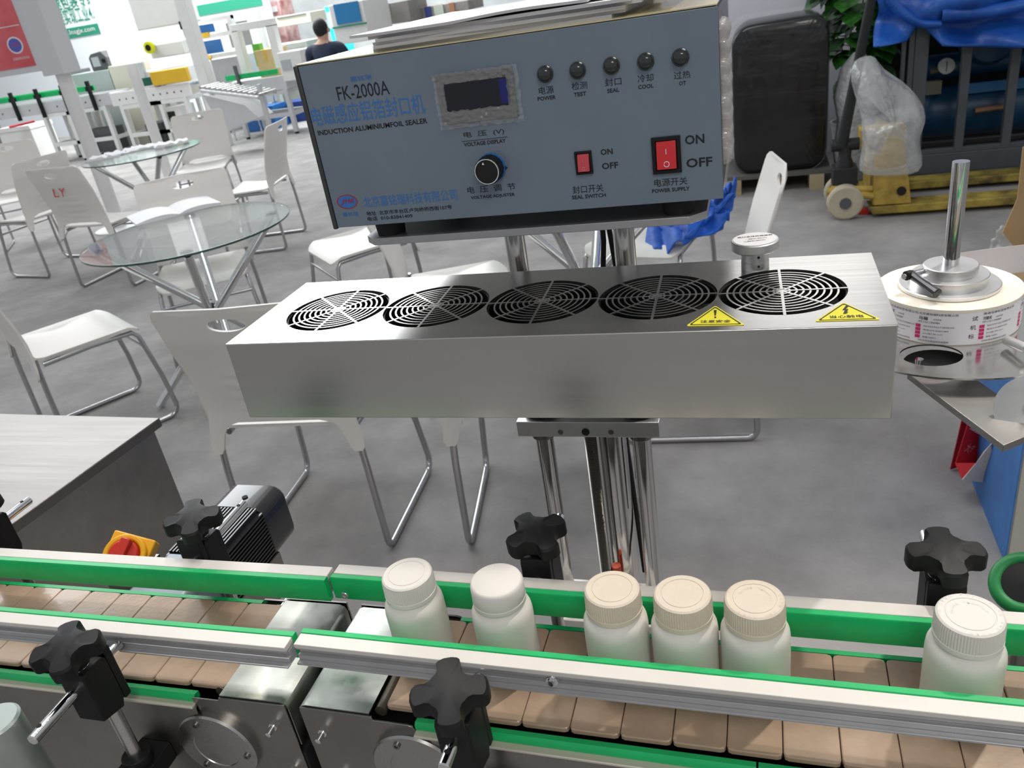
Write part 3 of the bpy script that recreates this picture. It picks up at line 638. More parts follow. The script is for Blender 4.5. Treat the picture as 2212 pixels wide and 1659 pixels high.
# ================================================================ chairs and tables
def make_chair():
    r=local('side_chair',(0,0,0))
    T=chair_tube
    for sx_ in (-1,1):
        m=MB(); X=.238*sx_; pts=[(X*.93,-.215,.455),(X*.97,-.222,.30),(X,-.228,.05)]
        for k in range(5): a=k/4*PI/2; pts.append((X,-.228+.03*(1-math.cos(a)),.041-.030*math.sin(a)))
        pts+= [(X,.0,.011),(X,.18,.011)]
        for k in range(1,5): a=k/4*PI/2; pts.append((X,.18+.045*math.sin(a),.056-.045*math.cos(a)))
        pts+=[(X*.95,.215,.20),(X*.88,.185,.395),(X*.86,.165,.418),(X*.86,0,.425),(X*.86,-.19,.420)]
        m.tube(pts,.0105,10); m.build('sled_leg',T,r,ang=60)
    m=MB(); m.tube([(-.212,.197,.34),(.212,.197,.34)],.0075,8); m.build('crossbar',T,r,ang=60)
    # seat shell
    out=[]; W=.218; 
    for cx_,cy_,rr,a0 in ((W-.05,.205-.05,.05,0),(-W+.05,.205-.05,.05,PI/2),(-W+.03,-.205+.03,.03,PI),(W-.03,-.205+.03,.03,1.5*PI)):
        for k in range(6): t=a0+k*PI/10; out.append((cx_+rr*math.cos(t),cy_+rr*math.sin(t)))
    def fs_(x,y,k):
        v=(y+.205)/.41; z=.445-.018*math.sin(PI*min(1,v*1.15))-.034*max(0,(v-.78)/.22)**2+.010*abs(x/W)**3
        return (x*(1-.03*max(0,-y)*4),y,z-(.011 if k else 0))
    m=MB(); m.sheet(out,[],fs_,.011,.045); m.build('seat',chair_w,r,ang=50)
    # back shell with grip hole; outline in (x, s) with s the height along the shell
    H0,H1=.345,.865
    o=[]
    wd=lambda s:.205+.028*max(0,(s-.42)/.44)
    o+=[(-.235,H1-.03),(-.238,.70),(-.231,.58),(-.232,.48),(-.245,.42),(-.249,H0+.04),(-.240,H0+.025),(-.215,H0+.025),(-.206,H0+.04),(-.190,.435),(-.170,.462),(-.13,.475),(0,.478),(.13,.475),(.170,.462),(.190,.435),(.206,H0+.04),(.215,H0+.025),(.240,H0+.025),(.249,H0+.04),(.245,.42),(.232,.48),(.230,.58),(.238,.70),(.235,H1-.03),(.229,H1-.012),(.212,H1),(0,H1+.004),(-.212,H1),(-.229,H1-.012)]
    hole=[(.058*math.cos(2*PI*i/28),.818+.0195*math.sin(2*PI*i/28)) for i in range(28)]
    def fb(x,s,k):
        t=(s-.345)/.52
        y=-.236+.018*min(1,max(0,t)*3)-.085*max(0,t)**1.6+.020*math.sin(PI*min(1,max(0,t*1.25)))-.055*(1-(abs(x)/.235)**2)*min(1,max(0,(t)/.5))*.55
        rib=0
        if .515<s<.665 and abs(x)<.125: rib=.0032*max(0,math.sin((s-.515)/.0214*2*PI*.5*1.0))*(1-(abs(x)/.125)**4)
        return (x,y-(.0085 if k else 0)-(rib if k else -rib*.6),s)
    m=MB(); m.sheet(o,[hole],fb,.0085,.0115); m.build('backrest',chair_w,r,ang=60)
    return r
ch0=make_chair(); used=[False]
def chair(x,y,yaw,label,name=None):
    o=ch0 if not used[0] else dup(ch0); used[0]=True
    setloc(o,(x,y,0),math.radians(yaw)); tag(o,label,'chair','white sled base chairs round the glass tables'); return o
chair(-1.350,1.975,4,'white chair seen from behind, left end of the steel sealing head overlapping it')
chair(-.649,2.06,10,'white chair mostly hidden behind the sealing head, two legs and a corner showing')
chair(-.256,2.655,94,'white chair with tall curved back rising at the right of the control box')
chair(-.47,3.40,167,'white chair with a blue cloth over it, seat seen between the chrome posts')
chair(-1.16,2.906,-68,'white ribbed chair seen under the left end of the control box plate')
chair(-1.97,3.61,136,'white chair turned sideways left of the control box plate, seat corner toward the viewer')
chair(-2.69,3.31,213,'white chair facing the viewer, behind the open magazine')
chair(-2.81,2.54,-32,'white chair with its broad seat at the left edge, before the near glass table')
ly=chair(-4.40,4.63,-4,'white chair with red LY letters on its back')
chair(-6.45,5.85,217,'white chair at the far left edge with a dark grip hole')
chair(-5.40,4.98,80,'white chair cut off by the left edge, seen from its rear side')
chair(-4.78,6.35,205,'white chair behind the far glass table, facing the viewer')
chair(-3.58,5.22,101,'white chair with ribbed back turned left, between the two glass tables and the control box')
lyb=[c for c in ly.children if c.name.startswith('backrest')][0]
for ch_,x0 in (('L',-.075),('Y',-.015)):
    text('letter',ch_,(-x0-.02-.05,-.3215,.665),(-x0-.02,-.3215,.665),.05,(0,-1,0),mat('red print',(.55,.05,.08),.5),lyb,.01) if 0 else None
o1=text('letter','L',(-.055,-.3120,.675),(-.010,-.3120,.675),.055,(0,-1,.12),mat('red print',(.55,.05,.08),.5),lyb,.01,.002)
o2=text('letter','Y',(-.002,-.3120,.675),(.050,-.3120,.675),.055,(0,-1,.12),mat('red print',(.55,.05,.08),.5),lyb,.01,.002)
def make_table():
    r=local('glass_table',(0,0,0)); R=.44
    m=MB(); m.lathe([(0,.742),(R-.002,.742),(R,.744),(R,.750),(R-.002,.752),(0,.752)],n=72); m.build('glass_top',glass,r,ang=30)
    m=MB(); m.lathe([(R+.0002,.7425),(R+.0012,.7435),(R+.0012,.7505),(R+.0002,.7515)],n=72); m.f=m.f[:-2]; m.m=m.m[:-2]; m.build('glass_rim',mat('green glass edge',(.02,.07,.06),.15,coat=.5),r,ang=60)
    for i in range(4):
        a=math.radians(218+90*i); c_,s_=math.cos(a),math.sin(a); q=Vector((-s_,c_,0))*.022
        m=MB(); m.tube([Vector((.36*c_,.36*s_,.012))+q,Vector((-.36*c_,-.36*s_,.735))+q],.019,16); m.build('leg_tube',chrome,r,ang=60)
        m=MB(); m.cyl(Vector((-.36*c_,-.36*s_,.733))+q,Vector((-.36*c_,-.36*s_,.742))+q,.026,18); m.build('suction_pad',black_soft,r)
    m=MB(); m.cyl((0,0,.345),(0,0,.405),.030,16); m.build('hub',black_soft,r)
    return r
t0=make_table(); setloc(t0,(-2.37,2.90,0),0); tag(t0,'near round glass table with an open magazine, red poster mirrored in it','table','round glass tables')
t1_=dup(t0); setloc(t1_,(-4.55,5.35,0),.4); tag(t1_,'far round glass table piled with papers','table','round glass tables')
t2_=dup(t0); setloc(t2_,(-.66,3.02,0),.9); tag(t2_,'glass table whose chrome tube legs cross behind the guide posts','table','round glass tables')
# open magazine on the near table
def magazine(nm,c,rz,wd,dp,label,cat,th=.008,mt=None,group=None):
    r=thing(nm,c,label,cat,group); M=Matrix.Translation(c)@Matrix.Rotation(rz,4,'Z')
    for sx_ in (-1,1):
        n=10; vs=[]
        for k in (0,1):
            for i in range(n+1):
                t=i/n; x=sx_*wd*t; z=(th*(1-(1-min(1,t*3))**2*.6)*(1-.35*t)+.012*math.sin(PI*t)*.8 if k else 0.0)
                for y in (-dp/2,dp/2): vs.append((x,y,z+.0004))
        m=MB(); N=2*(n+1); fs=[]
        for i in range(n):
            a=2*i; fs+= [(N+a,N+a+1,N+a+3,N+a+2),(a,a+2,a+3,a+1),(a,N+a,N+a+2,a+2),(a+1,a+3,N+a+3,N+a+1)]
        fs+=[(2*n,2*n+1,N+2*n+1,N+2*n)]
        m.add(vs,fs); m.build('open_pages',mt or paper,r,M=M,ang=40)
    return r
pa=at(298,478,z=.757); pb=at(455,437,z=.757); pc=(pa+pb)/2
magazine('open_magazine',Vector((pc.x-.03,pc.y+.03,.752)),math.atan2((pb-pa).y,(pb-pa).x),.20,.26,'open white magazine lying on the near glass table','magazine',.012)
for i,(u,v,rz,l) in enumerate(((225,338,.5,'leftmost paper of the pile on the far glass table'),(268,328,.9,'crumpled paper in the middle of the far glass table'),(315,318,.3,'paper right of the middle on the far glass table'),(370,312,.7,'large white sheet hanging over the right rim of the far glass table'))):
    p=at(u,v,z=.76); r=thing('loose_papers',(p.x,p.y,.752),l,'papers','papers on the far glass table'); M=Matrix.Translation((p.x,p.y,.752+i*.004))@Matrix.Rotation(rz,4,'Z'); n=8
    m=MB(); vs=[(-.13+.26*a/n,-.10+.20*b/n,.001+.022*abs(math.sin(a*1.3+i)*math.cos(b*.9+i*2))) for b in range(n+1) for a in range(n+1)]; vs+=[(x,y,0) for x,y,z in vs]; N=(n+1)**2
    fs=[(b*(n+1)+a,b*(n+1)+a+1,(b+1)*(n+1)+a+1,(b+1)*(n+1)+a) for b in range(n) for a in range(n)]; fs+=[tuple(N+q for q in f[::-1]) for f in fs]
    for a in range(n): fs+=[(a,N+a,N+a+1,a+1),(n*(n+1)+a,n*(n+1)+a+1,N+n*(n+1)+a+1,N+n*(n+1)+a),(a*(n+1),(a+1)*(n+1),N+(a+1)*(n+1),N+a*(n+1)),(a*(n+1)+n,N+a*(n+1)+n,N+(a+1)*(n+1)+n,(a+1)*(n+1)+n)]
    m.add(vs,fs); m.build('paper_sheets',paper,r,M=M,ang=50)
# blue cloth over the chair
def cloth(nm,pts,label,cat,m_,th=.012,seedv=1):
    pass
blue=mat('royal blue cloth',(.012,.10,.50),.6,noise=(9,.3),bump=(14,.5,.02))
def blob(nm,c,sz,label,cat,m_,seedv,n=26,amp=.22,parent=None,flat=1,grp=None):
    rnd=random.Random(seedv); ph=[rnd.uniform(0,6) for _ in range(12)]
    bm=bmesh.new(); bmesh.ops.create_icosphere(bm,subdivisions=4,radius=1)
    for v in bm.verts:
        p=v.co.copy(); q=1+amp*(math.sin(3.1*p.x+ph[0]+2*p.z)*math.cos(2.7*p.y+ph[1])+.6*math.sin(6.3*p.z+ph[2]+3*p.x)*math.sin(5.1*p.y+ph[3])+.35*math.sin(13*p.x+ph[4])*math.cos(11*p.z+ph[5]+4*p.y))
        v.co=Vector((p.x*sz[0]*q,p.y*sz[1]*q,p.z*sz[2]*q))
        if flat and v.co.z<-sz[2]*.75: v.co.z=-sz[2]*.75
    me=bpy.data.meshes.new(nm); bm.to_mesh(me); bm.free(); me.polygons.foreach_set('use_smooth',[True]*len(me.polygons)); me.materials.append(m_)
    o=bpy.data.objects.new(nm,me); COL.objects.link(o); o.location=c
    if parent: o.parent=parent
    else: tag(o,label,cat,grp)
    return o
p=at(1500,470,y=3.33); bc_=thing('blue_cloth',(p.x,p.y,.45),'bunched royal blue cloth draped over the white chair seat','cloth')
def drape(par,nm,path,width,m_,seedv,th=.01,wave=.05,nu=26,nv=12):
    """a hanging strip of cloth along a path with folds across it"""
    rnd=random.Random(seedv); ph=rnd.uniform(0,6); P=[Vector(p) for p in path]; vs=[]
    for i in range(nu+1):
        t=i/nu*(len(P)-1); k=min(int(t),len(P)-2); f=t-k; c=P[k].lerp(P[k+1],f)
        for j in range(nv+1):
            s_=j/nv-.5; vs.append(c+Vector(width)*s_+Vector((0,1,.4))*wave*math.sin(s_*9+ph+i*.22)*(1+.4*math.sin(i*.7))+Vector((0,0,wave*.5*math.cos(i*.9+j*.6+ph))))
    m=MB(); m.add(vs,[(i*(nv+1)+j,i*(nv+1)+j+1,(i+1)*(nv+1)+j+1,(i+1)*(nv+1)+j) for i in range(nu) for j in range(nv)])
    o=m.build(nm,m_,par,ang=80); sm=o.modifiers.new('th','SOLIDIFY'); sm.thickness=th; sb=o.modifiers.new('sub','SUBSURF'); sb.levels=1; sb.render_levels=1; return o
c1,c2,c3,c4=at(1400,500,y=3.4),at(1500,478,y=3.25),at(1545,440,y=3.15),at(1580,430,y=3.3)
drape(bc_,'cloth_fold',[c1,(c1+c2)/2+Vector((0,0,-.02)),c2,c3],(.02,.22,.08),blue,3,wave=.03)
drape(bc_,'cloth_fold',[c3,c3+Vector((-.02,0,-.05)),at(1530,470,y=3.1),at(1520,510,y=3.05)],(.15,.05,.02),blue,5,wave=.025)
drape(bc_,'cloth_fold',[c4,at(1560,440,y=3.25),c3],(.05,.1,.10),blue,9,wave=.025)
# ================================================================ labelling machine at the right
LX,LY_=.2190,1.015
lm=thing('labelling_machine',(.70,1.60,0),'labelling machine with steel discs and upright chrome rod, blue cabinet below','machine')
m=MB(); m.cyl((LX,LY_,1.04),(LX,LY_,1.2465),.0090,32); m.build('spindle_rod',chrome,lm)
RT=1.0975; RB=1.0540
m=MB(); m.lathe([(.0545,0),(.0555,.0008),(.0555,.0042),(.0545,.005),(.0425,.005),(.0425,.0155),(.0415,.0165),(.0300,.0165),(.0300,.0265),(.0290,.0275),(0,.0275)],(LX,LY_,RT),n=56); fl_=m.build('roll_flange',alu,lm)
c_=at(1990,592,z=RT+.022); e_=at(2018,625,z=RT+.008); 
m=MB(); b0=Vector((LX-.0295,LY_-.006,RT+.022)); b1=b0+Vector((-.016,-.010,0)); m.cyl(b0,b1,.0035,12,chrome); b2=b1+Vector((-.006,-.004,0)); m.cyl(b1,b2,.0058,14,black_pl); m.cyl(b2,b2+Vector((-.003,-.002,0)),.0036,12,chrome)
m.build('clamp_bolt',None,fl_)
m=MB(); d_=Vector((.023,-.040,-.010)); m.tube([b1+d_*-.02,b1+d_*.35,b1+d_*.98,b1+d_],[.0058,.0045,.0060,.0035],10); m.build('clamp_lever',mat('black lever',(.02,.022,.03),.35,coat=.4),fl_)
# big lower disc with a round hole
DZ=1.0538
hx,hy=.186,.913
m=MB(); m.sheet(circ(LX+.002,LY_,.162,80),[circ(hx,hy,.0325,36,.0285)],lambda x,y,k:(x,y,DZ-(.002 if k else 0)),.002); m.build('lower_disc',mat('polished disc',(.70,.69,.66),.16,1,rnoise=(20,.06)),lm,ang=30)
m=MB(); m.cyl((hx+.01,hy+.012,DZ-.0185),(hx+.01,hy+.012,DZ-.0165),.036,28); m.cyl((hx-.012,hy-.002,DZ-.018),(hx-.012,hy-.002,DZ-.004),.0045,12,chrome); m.build('clutch_plate',dark,lm)
a_=[at(1960,805,z=1.035),at(2168,962,z=1.035),at(2260,925,z=1.035),at(2060,785,z=1.035)]
m=MB(); m.prism([(p.x,p.y) for p in a_],'z',1.027,1.035); m.build('support_arm',mat('grey arm plate',(.30,.29,.28),.4,.8,noise=(12,.12)),lm,bevel=.0006)
m=MB(); dc=at(2232,884,y=.80); m.lathe([(.0345,0),(.0345,.0016),(.008,.0016),(.008,.006),(0,.006)],dc,(-.25,-.75,.6),44); m.build('guide_disc',steel,lm)
m=MB(); m.tube([at(2175,735,y=.93),at(2215,752,y=.90),at(2260,760,y=.9)],.0055,12); m.build('guide_roller',alu_gray,lm)
m=MB(); m.tube([dc+Vector((.01,.02,-.01)),(.40,1.0,1.0),(.56,1.30,.96),(.80,1.95,.70),(.80,1.95,.50)],.012,10); m.build('head_beam',steel_dark,lm)
cab=mat('blue cabinet paint',(.055,.19,.50),.5,noise=(8,.12)); crm=mat('cream cabinet front',(.52,.50,.44),.5,noise=(10,.06))
BXc,BYc=.592,1.851; CTZ=.52
m=MB(); m.box((BXc+.004,BYc+.004,.02),(1.30,BYc+.52,CTZ-.005)); m.build('cabinet_body',crm,lm)
m=MB(); m.box((BXc,BYc+.003,.0),(BXc+.004,BYc+.52,CTZ)); m.build('cabinet_side',cab,lm)
m=MB(); m.box((BXc+.006,BYc-.001,.02),(1.29,BYc+.004,CTZ-.01)); m.build('cabinet_door',crm,lm,bevel=.002)
# label roll and web
lr=thing('label_roll',(LX,LY_,RB),'thick cream label roll printed with white and red business labels','roll')
LR=.0790
rollside=mat('cream roll side',(.80,.74,.62),.6,noise=(30,.07,(.84,.78,.68)))
m=MB(); m.lathe([(.030,0),(LR,0),(LR,RT-RB),(.030,RT-RB)],(LX,LY_,RB),n=96); ro=m.build('wound_labels',rollside,lr)
lw=mat('label white',(.80,.78,.82),.45)
m=MB(); n=96; vs=[(LX+(LR+.0004)*math.cos(2*PI*i/n),LY_+(LR+.0004)*math.sin(2*PI*i/n),z) for z in (RB+.001,RT-.0035) for i in range(n)]; m.add(vs,[(i,(i+1)%n,n+(i+1)%n,n+i) for i in range(n)]); m.build('outer_label_band',lw,lr)
def bend(o,cx_,cy_,R_):
    for v in o.data.vertices:
        pass
def ltext(s,a,z,span,h,m_,bold=.0):
    """print lying on the roll: a = start angle (deg), span deg"""
    W=math.radians(span)*LR; o=text('label_print',s,(0,0,0),(W,0,0),h,(0,-1,0),m_,lr,bold)
    off=Vector((LX,LY_,RB))
    for v in o.data.vertices:
        w_=v.co+off; t=math.radians(a)+w_.x/LR; r_=LR+.0009
        v.co=Vector((LX+r_*math.cos(t),LY_+r_*math.sin(t),z+w_.z))-off
    return o
def lquad(a,z,span,h,m_,nm='red_tab',par=None):
    m=MB(); r_=LR+.0009; n=4; vs=[]
    for i in range(n+1):
        t=math.radians(a+span*i/n); vs+=[(LX+r_*math.cos(t),LY_+r_*math.sin(t),z),(LX+r_*math.cos(t),LY_+r_*math.sin(t),z+h)]
    m.add(vs,[(2*i,2*i+2,2*i+3,2*i+1) for i in range(n)]); return m.build(nm,m_,lr,ang=0)
ink_g=mat('grey print',(.10,.09,.13),.5); mag=mat('magenta print',(.62,.02,.16),.5)
H0=RB
for a0,nm_,co in ((208,'刘建成','南京恒泰标签有限公司'),(238,'马骊','北京嘉铭瑞科技有限公司'),(286,'刘建成','南通恒泰标签有限公司'),(328,'马骊','北京嘉铭瑞科技有限公司')):
    ltext(co,a0,H0+.0362,29,.0030,ink,.0); ltext(nm_,a0,H0+.0298,7,.0042,ink,.01); ltext('业务经理',a0+11,H0+.0305,6,.0020,ink_g); ltext('MT:13311396984',a0,H0+.0262,16,.0024,ink_g)
    for k,(s_,sp) in enumerate((('地址:北京市丰台区卢沟桥西街107号',23),('电话:010-83841409',19),('jmr@126.com',15),('邮编:100071',10))):
        z=H0+.0212-k*.0046; lquad(a0-2.2,z-.0009,4.0,.0037,mag); ltext(s_,a0+4,z,sp,.0022,ink_g)
    ltext('试机标签免费提供欢迎使用',a0+.5,H0+.0028,23,.0022,ink_g)
for k,ch_ in enumerate('试机标'): ltext(ch_,277.5-k*.8,H0+.0300-k*.0110,4.4,.0058,mat('violet black print',(.05,.04,.09),.5))
m=MB()
pts=[Vector((LX,LY_,0))+Vector((math.cos(a)*LR*1.002,math.sin(a)*LR*1.002,0)) for a in (1.75,1.55)]+[Vector((p.x,p.y,0)) for p in (at(2070,548,y=1.13),at(2130,535,y=1.14),at(2212,527,y=1.15),at(2300,520,y=1.16))]
vs=[]
for i,p in enumerate(pts): vs+=[(p.x,p.y,RB+.004),(p.x,p.y,RT-.001)]
m.add(vs,[(2*i,2*i+2,2*i+3,2*i+1) for i in range(len(pts)-1)]); o=m.build('label_web',mat('translucent label web',(.66,.62,.62),.75,spec=.2),lr,ang=0); sm=o.modifiers.new('t','SOLIDIFY'); sm.thickness=.0004
# green wheel by the right edge
gw=at(2216,1262,z=.90); gt=thing('green_wheel',(gw.x,gw.y,.0),'green rubber edged wheel at the right edge beside the blue cabinet','wheel')
m=MB(); c_=Vector((gw.x,gw.y,.90)); prof=[(.026+.007*math.cos(t*PI/6),.007*math.sin(t*PI/6)) for t in range(13)]; m.lathe(prof,c_,(-.35,-.45,.8),40); m.build('tyre',mat('green tyre',(.01,.20,.05),.45),gt)
m=MB(); m.lathe([(.024,-.004),(.024,.004),(.006,.006),(0,.006)],c_,(-.35,-.45,.8),30); m.build('wheel_core',black_pl,gt)
m=MB(); m.cyl((gw.x+.01,gw.y+.01,0),(gw.x+.01,gw.y+.01,.89),.012,14); m.cyl((gw.x+.01,gw.y+.01,0),(gw.x+.01,gw.y+.01,.012),.09,24); m.build('wheel_stand',steel_dark,gt)
# red paper bag by the cabinet
rb=thing('paper_bag',(.575,2.20,0),'small red and white paper bag leaning by the blue cabinet','bag')
redp=mat('red bag paper',(.50,.010,.02),.5,noise=(20,.1)); whp=mat('white bag side',(.68,.60,.56),.6,noise=(14,.08))
A=[at(2063,1000,y=2.16),at(2100,880,y=2.20),at(2166,915,y=2.26),at(2122,1030,y=2.20)]
B_=[at(2078,1035,y=2.10),at(2155,1045,y=2.13),at(2175,925,y=2.16)]
m=MB(); m.add([A[0],A[1],A[2],A[3]],[(0,1,2,3)]); o=m.build('front_panel',redp,rb,ang=0); sm=o.modifiers.new('t','SOLIDIFY'); sm.thickness=.003
mid=at(2108,1000,y=2.10)
m=MB(); m.add([A[2],A[3],mid,B_[0],B_[1],B_[2],at(2140,960,y=2.07)],[(0,6,2,1),(6,5,4,2),(2,4,3)]); o=m.build('side_gusset',whp,rb,ang=0); sm=o.modifiers.new('t','SOLIDIFY'); sm.thickness=.003
m=MB(); m.add([A[0],A[3],mid,B_[0]],[(0,1,2),(0,2,3)]); o=m.build('bag_bottom',redp,rb,ang=0); sm=o.modifiers.new('t','SOLIDIFY'); sm.thickness=.003
m=MB(); m.add([A[1]+Vector((0,.06,0)),A[2]+Vector((.02,.05,0)),Vector((.60,2.30,0.004)),Vector((.545,2.27,0.004))],[(0,1,2,3)]); o=m.build('back_panel',redp,rb,ang=0); sm=o.modifiers.new('t','SOLIDIFY'); sm.thickness=.003
X_=(A[2]-A[1]).normalized(); Yb=(A[0]-A[1]); Nn=X_.cross(-Yb).normalized()
if Nn.y>0: Nn=-Nn
q0=A[1]+Yb*.36+X_*.012; text('lettering','红豆',q0,q0+X_*.045,.028,Nn,ink_white,rb,.0,.003); q0=A[1]+Yb*.75+X_*.018; text('lettering','大吉',q0,q0+X_*.035,.03,Nn,mat('pale print',(.6,.35,.3),.5),rb,0,.003)
# ================================================================ steel cabinet, motor and switch at the left
TZ=.88
c_=at(345,902,z=TZ); k2=at(0,893,z=TZ); k3=at(0,1150,z=TZ)
sc=thing('steel_cabinet',(c_.x-.35,c_.y-.2,0),'stainless steel cabinet with a broad flat top at the left edge','cabinet')
ang_=math.atan2(c_.y-k2.y,c_.x-k2.x); ux=Vector((math.cos(ang_),math.sin(ang_),0)); fx=(Vector((k3.x,k3.y,0))-Vector((c_.x,c_.y,0))).normalized()
o0=Vector((c_.x,c_.y,0)); Lx,Ly=.75,.42
P=[o0,o0+fx*Ly,o0+fx*Ly-ux*Lx,o0-ux*Lx]
m=MB(); m.prism([(p.x,p.y) for p in P],'z',TZ-.018,TZ); m.build('top_plate',mat('brushed top steel',(.17,.16,.15),.36,.9,noise=(120,.03),rnoise=(120,.03),stretch=(.03,1,1)),sc,bevel=.002)
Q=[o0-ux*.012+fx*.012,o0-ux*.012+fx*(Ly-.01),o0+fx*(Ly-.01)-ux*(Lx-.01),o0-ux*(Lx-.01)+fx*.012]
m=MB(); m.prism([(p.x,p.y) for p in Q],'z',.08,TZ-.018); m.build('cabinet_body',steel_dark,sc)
for p in Q:
    m=MB(); m.cyl((p.x*.98,p.y,.0),(p.x*.98,p.y,.08),.025,14); m.build('levelling_foot',black_soft,sc)
mt=thing('gear_motor',(-.66,.66,.80),'black finned gear motor with grey gearbox behind the left conveyor','motor')
MX,MZ=-.672,.893; hw=.040
def rsq(w_,r,n=5):
    return [(sx_*(w_-r)+r*math.cos(a0+k*PI/2/n),sz_*(w_-r)+r*math.sin(a0+k*PI/2/n)) for sx_,sz_,a0 in ((1,1,0),(-1,1,PI/2),(-1,-1,PI),(1,-1,1.5*PI)) for k in range(n+1)]
def sq(y0,y1,w0,w1,nm,m_,r=.012):
    m=MB(); a=rsq(w0,r);b=rsq(w1,r); n=len(a); m.add([(MX+x,y0,MZ+z) for x,z in a]+[(MX+x,y1,MZ+z) for x,z in b],[tuple(range(n))[::-1],tuple(range(n,2*n))]+[(i,(i+1)%n,n+(i+1)%n,n+i) for i in range(n)]); return m.build(nm,m_,mt,bevel=.001)
gb=mat('blue grey gearbox paint',(.22,.26,.30),.4,.4,noise=(20,.1)); bk=mat('gloss black motor paint',(.012,.012,.014),.25,coat=.5)
sq(.535,.575,.042,.042,'gearbox_flange',gb,.008); sq(.575,.625,.036,.036,'gearbox',gb); sq(.625,.637,.041,.041,'motor_flange',gb)
sq(.637,.735,.034,.034,'motor_core',dark)
for i in range(14):
    a=-.034+i*.068/13
    for s_,(dx,dz,sx_,sz_) in enumerate(((a,.036,.0011,.006),(.036,a,.006,.0011),(-.036,a,.006,.0011))):
        m=MB(); m.box((MX+dx-sx_,.640,MZ+dz-sz_),(MX+dx+sx_,.733,MZ+dz+sz_)); o=m.build('cooling_fin',bk,mt)
cv=sq(.733,.785,.0425,.0425,'fan_cover',bk,.018); sq(.785,.795,.0425,.035,'fan_cover_end',bk,.018)
m=MB(); m.cyl((MX+.004,.755,MZ+.0425),(MX+.004,.755,MZ+.044),.004,12); m.build('cover_screw',dark,cv)
m=MB(); m.box((-.70,.509,.80),(-.63,.74,.858)); m.box((-.69,.66,.0),(-.65,.70,.80)); m.box((-.75,.60,0),(-.59,.76,.01)); m.build('motor_bracket',steel_dark,mt)
es=thing('isolator_switch',(-.76,.62,.93),'yellow rotary isolator switch with red knob behind the left conveyor','switch')
ya=mat('signal yellow plastic',(.85,.42,.01),.4); rd=mat('signal red plastic',(.60,.03,.015),.35)
cc=Vector((-.752,.618,.943)); ax_=Vector((.35,-.55,.75)).normalized(); qm=Vector((0,0,1)).rotation_difference(ax_).to_matrix().to_4x4(); Mx=Matrix.Translation(cc)@qm
m=MB(); m.cbox((0,0,-.012),(.054,.054,.020)); m.lathe([(.026,-.002),(.026,.006),(.019,.006),(.019,.001),(0,.001)],n=32); m.build('yellow_plate',ya,es,M=Mx,bevel=.002)
m=MB(); m.lathe([(.0185,.001),(.0175,.010),(0,.011)],n=28); m.cbox((0,0,.014),(.012,.036,.012)); m.build('red_knob',rd,es,M=Mx,bevel=.0015)
m=MB(); m.box((-.80,.60,.0),(-.74,.66,.88)); m.box((-.785,.605,.88),(-.735,.65,.92)); m.box((-.86,.56,0),(-.68,.70,.01)); m.build('switch_post',steel_dark,es)
# steel cylinder standing at the lower left corner
p=at(10,1560,y=.30); sb=thing('steel_roller',(p.x,p.y,0),'upright zinc coated roller at the lower left corner','roller')
m=MB(); m.lathe([(.019,0),(.019,p.z-.002),(.017,p.z),(0,p.z)],(p.x-.012,p.y,0),n=32); m.build('roller_tube',mat('zinc tube',(.42,.47,.45),.4,.7,noise=(14,.12)),sb)
# ================================================================ walls
wallm=mat('white booth wall',(.76,.76,.83),.7,noise=(2,.02)); wl=mat('bright booth wall',(.80,.84,.88),.7)
grn=mat('banner green',(.03,.28,.18),.5); W_=mat('machine white paint',(.78,.78,.76),.4,noise=(6,.03)); WG=mat('machine pale grey paint',(.55,.56,.57),.45,noise=(6,.04)); DG=mat('machine dark grey',(.10,.105,.11),.5); YL=mat('machine yellow',(.72,.45,.03),.45,noise=(6,.06)); BLp=mat('machine blue film',(.03,.16,.48),.3); BG=mat('beige panel',(.62,.60,.50),.5); CB=mat('cardboard',(.45,.30,.15),.8,noise=(12,.08)); BR=mat('bright display panel',(.9,.9,.9),.5)
m=MB(); m.box((-1.25,6.62,0),(8,6.74,3.2)); struct(m.build('wall_back',wallm,ang=0))
m=MB(); m.box((-22,17.8,0),(8,17.95,4.5)); struct(m.build('wall_rear',mat('hall partition',(.45,.47,.48),.8,noise=(.8,.25)),ang=0))
def rect(u0,v0,u1,v1,y,dz=None):
    """box corners seen at depth y: left/bottom to right/top along the level of the place"""
    a=at(u0,v1,y=y); b=at(u1,v0,y=y); return a.x,b.x,a.z,b.z
def bx(mb,cx_,cz,w_,h_,y,d,m_=None): mb.box((cx_-w_/2,y,cz-h_/2),(cx_+w_/2,y+d,cz+h_/2),m_)
def at2(u,v,y): p=at(u,v,y=y); return p.x,p.z
# banner wall of the machine booth
Y=14.2
x0,z0=at2(95,190,Y); x1,z1=at2(560,20,Y)
bw_=thing('banner_wall',((x0+x1)/2,Y,0),'long white booth banner with green stripe and slogan lettering behind the machines','banner')
m=MB(); m.box((x0-1.5,Y,0),(x1+.2,Y+.08,3.0)); m.build('banner_panel',wl,bw_)
sa=at(118,78,y=Y).z
m=MB(); m.box((x0-1.4,Y-.012,sa-.09),(x1+.1,Y,sa+.09)); m.build('green_stripe',grn,bw_)
text('lettering','www.lnsgjx.com',(at(122,80,y=Y).x,Y-.014,sa-.05),(at(208,68,y=Y).x,Y-.014,sa-.05),.11,(0,-1,0),ink_white,bw_,0,.004)
text('lettering','加速实现工业4.0',(at(113,45,y=Y).x,Y-.002,at(160,38,y=Y).z-.10),(at(208,25,y=Y).x,Y-.002,at(160,38,y=Y).z-.10),.28,(0,-1,0),grn,bw_,.01,.006)
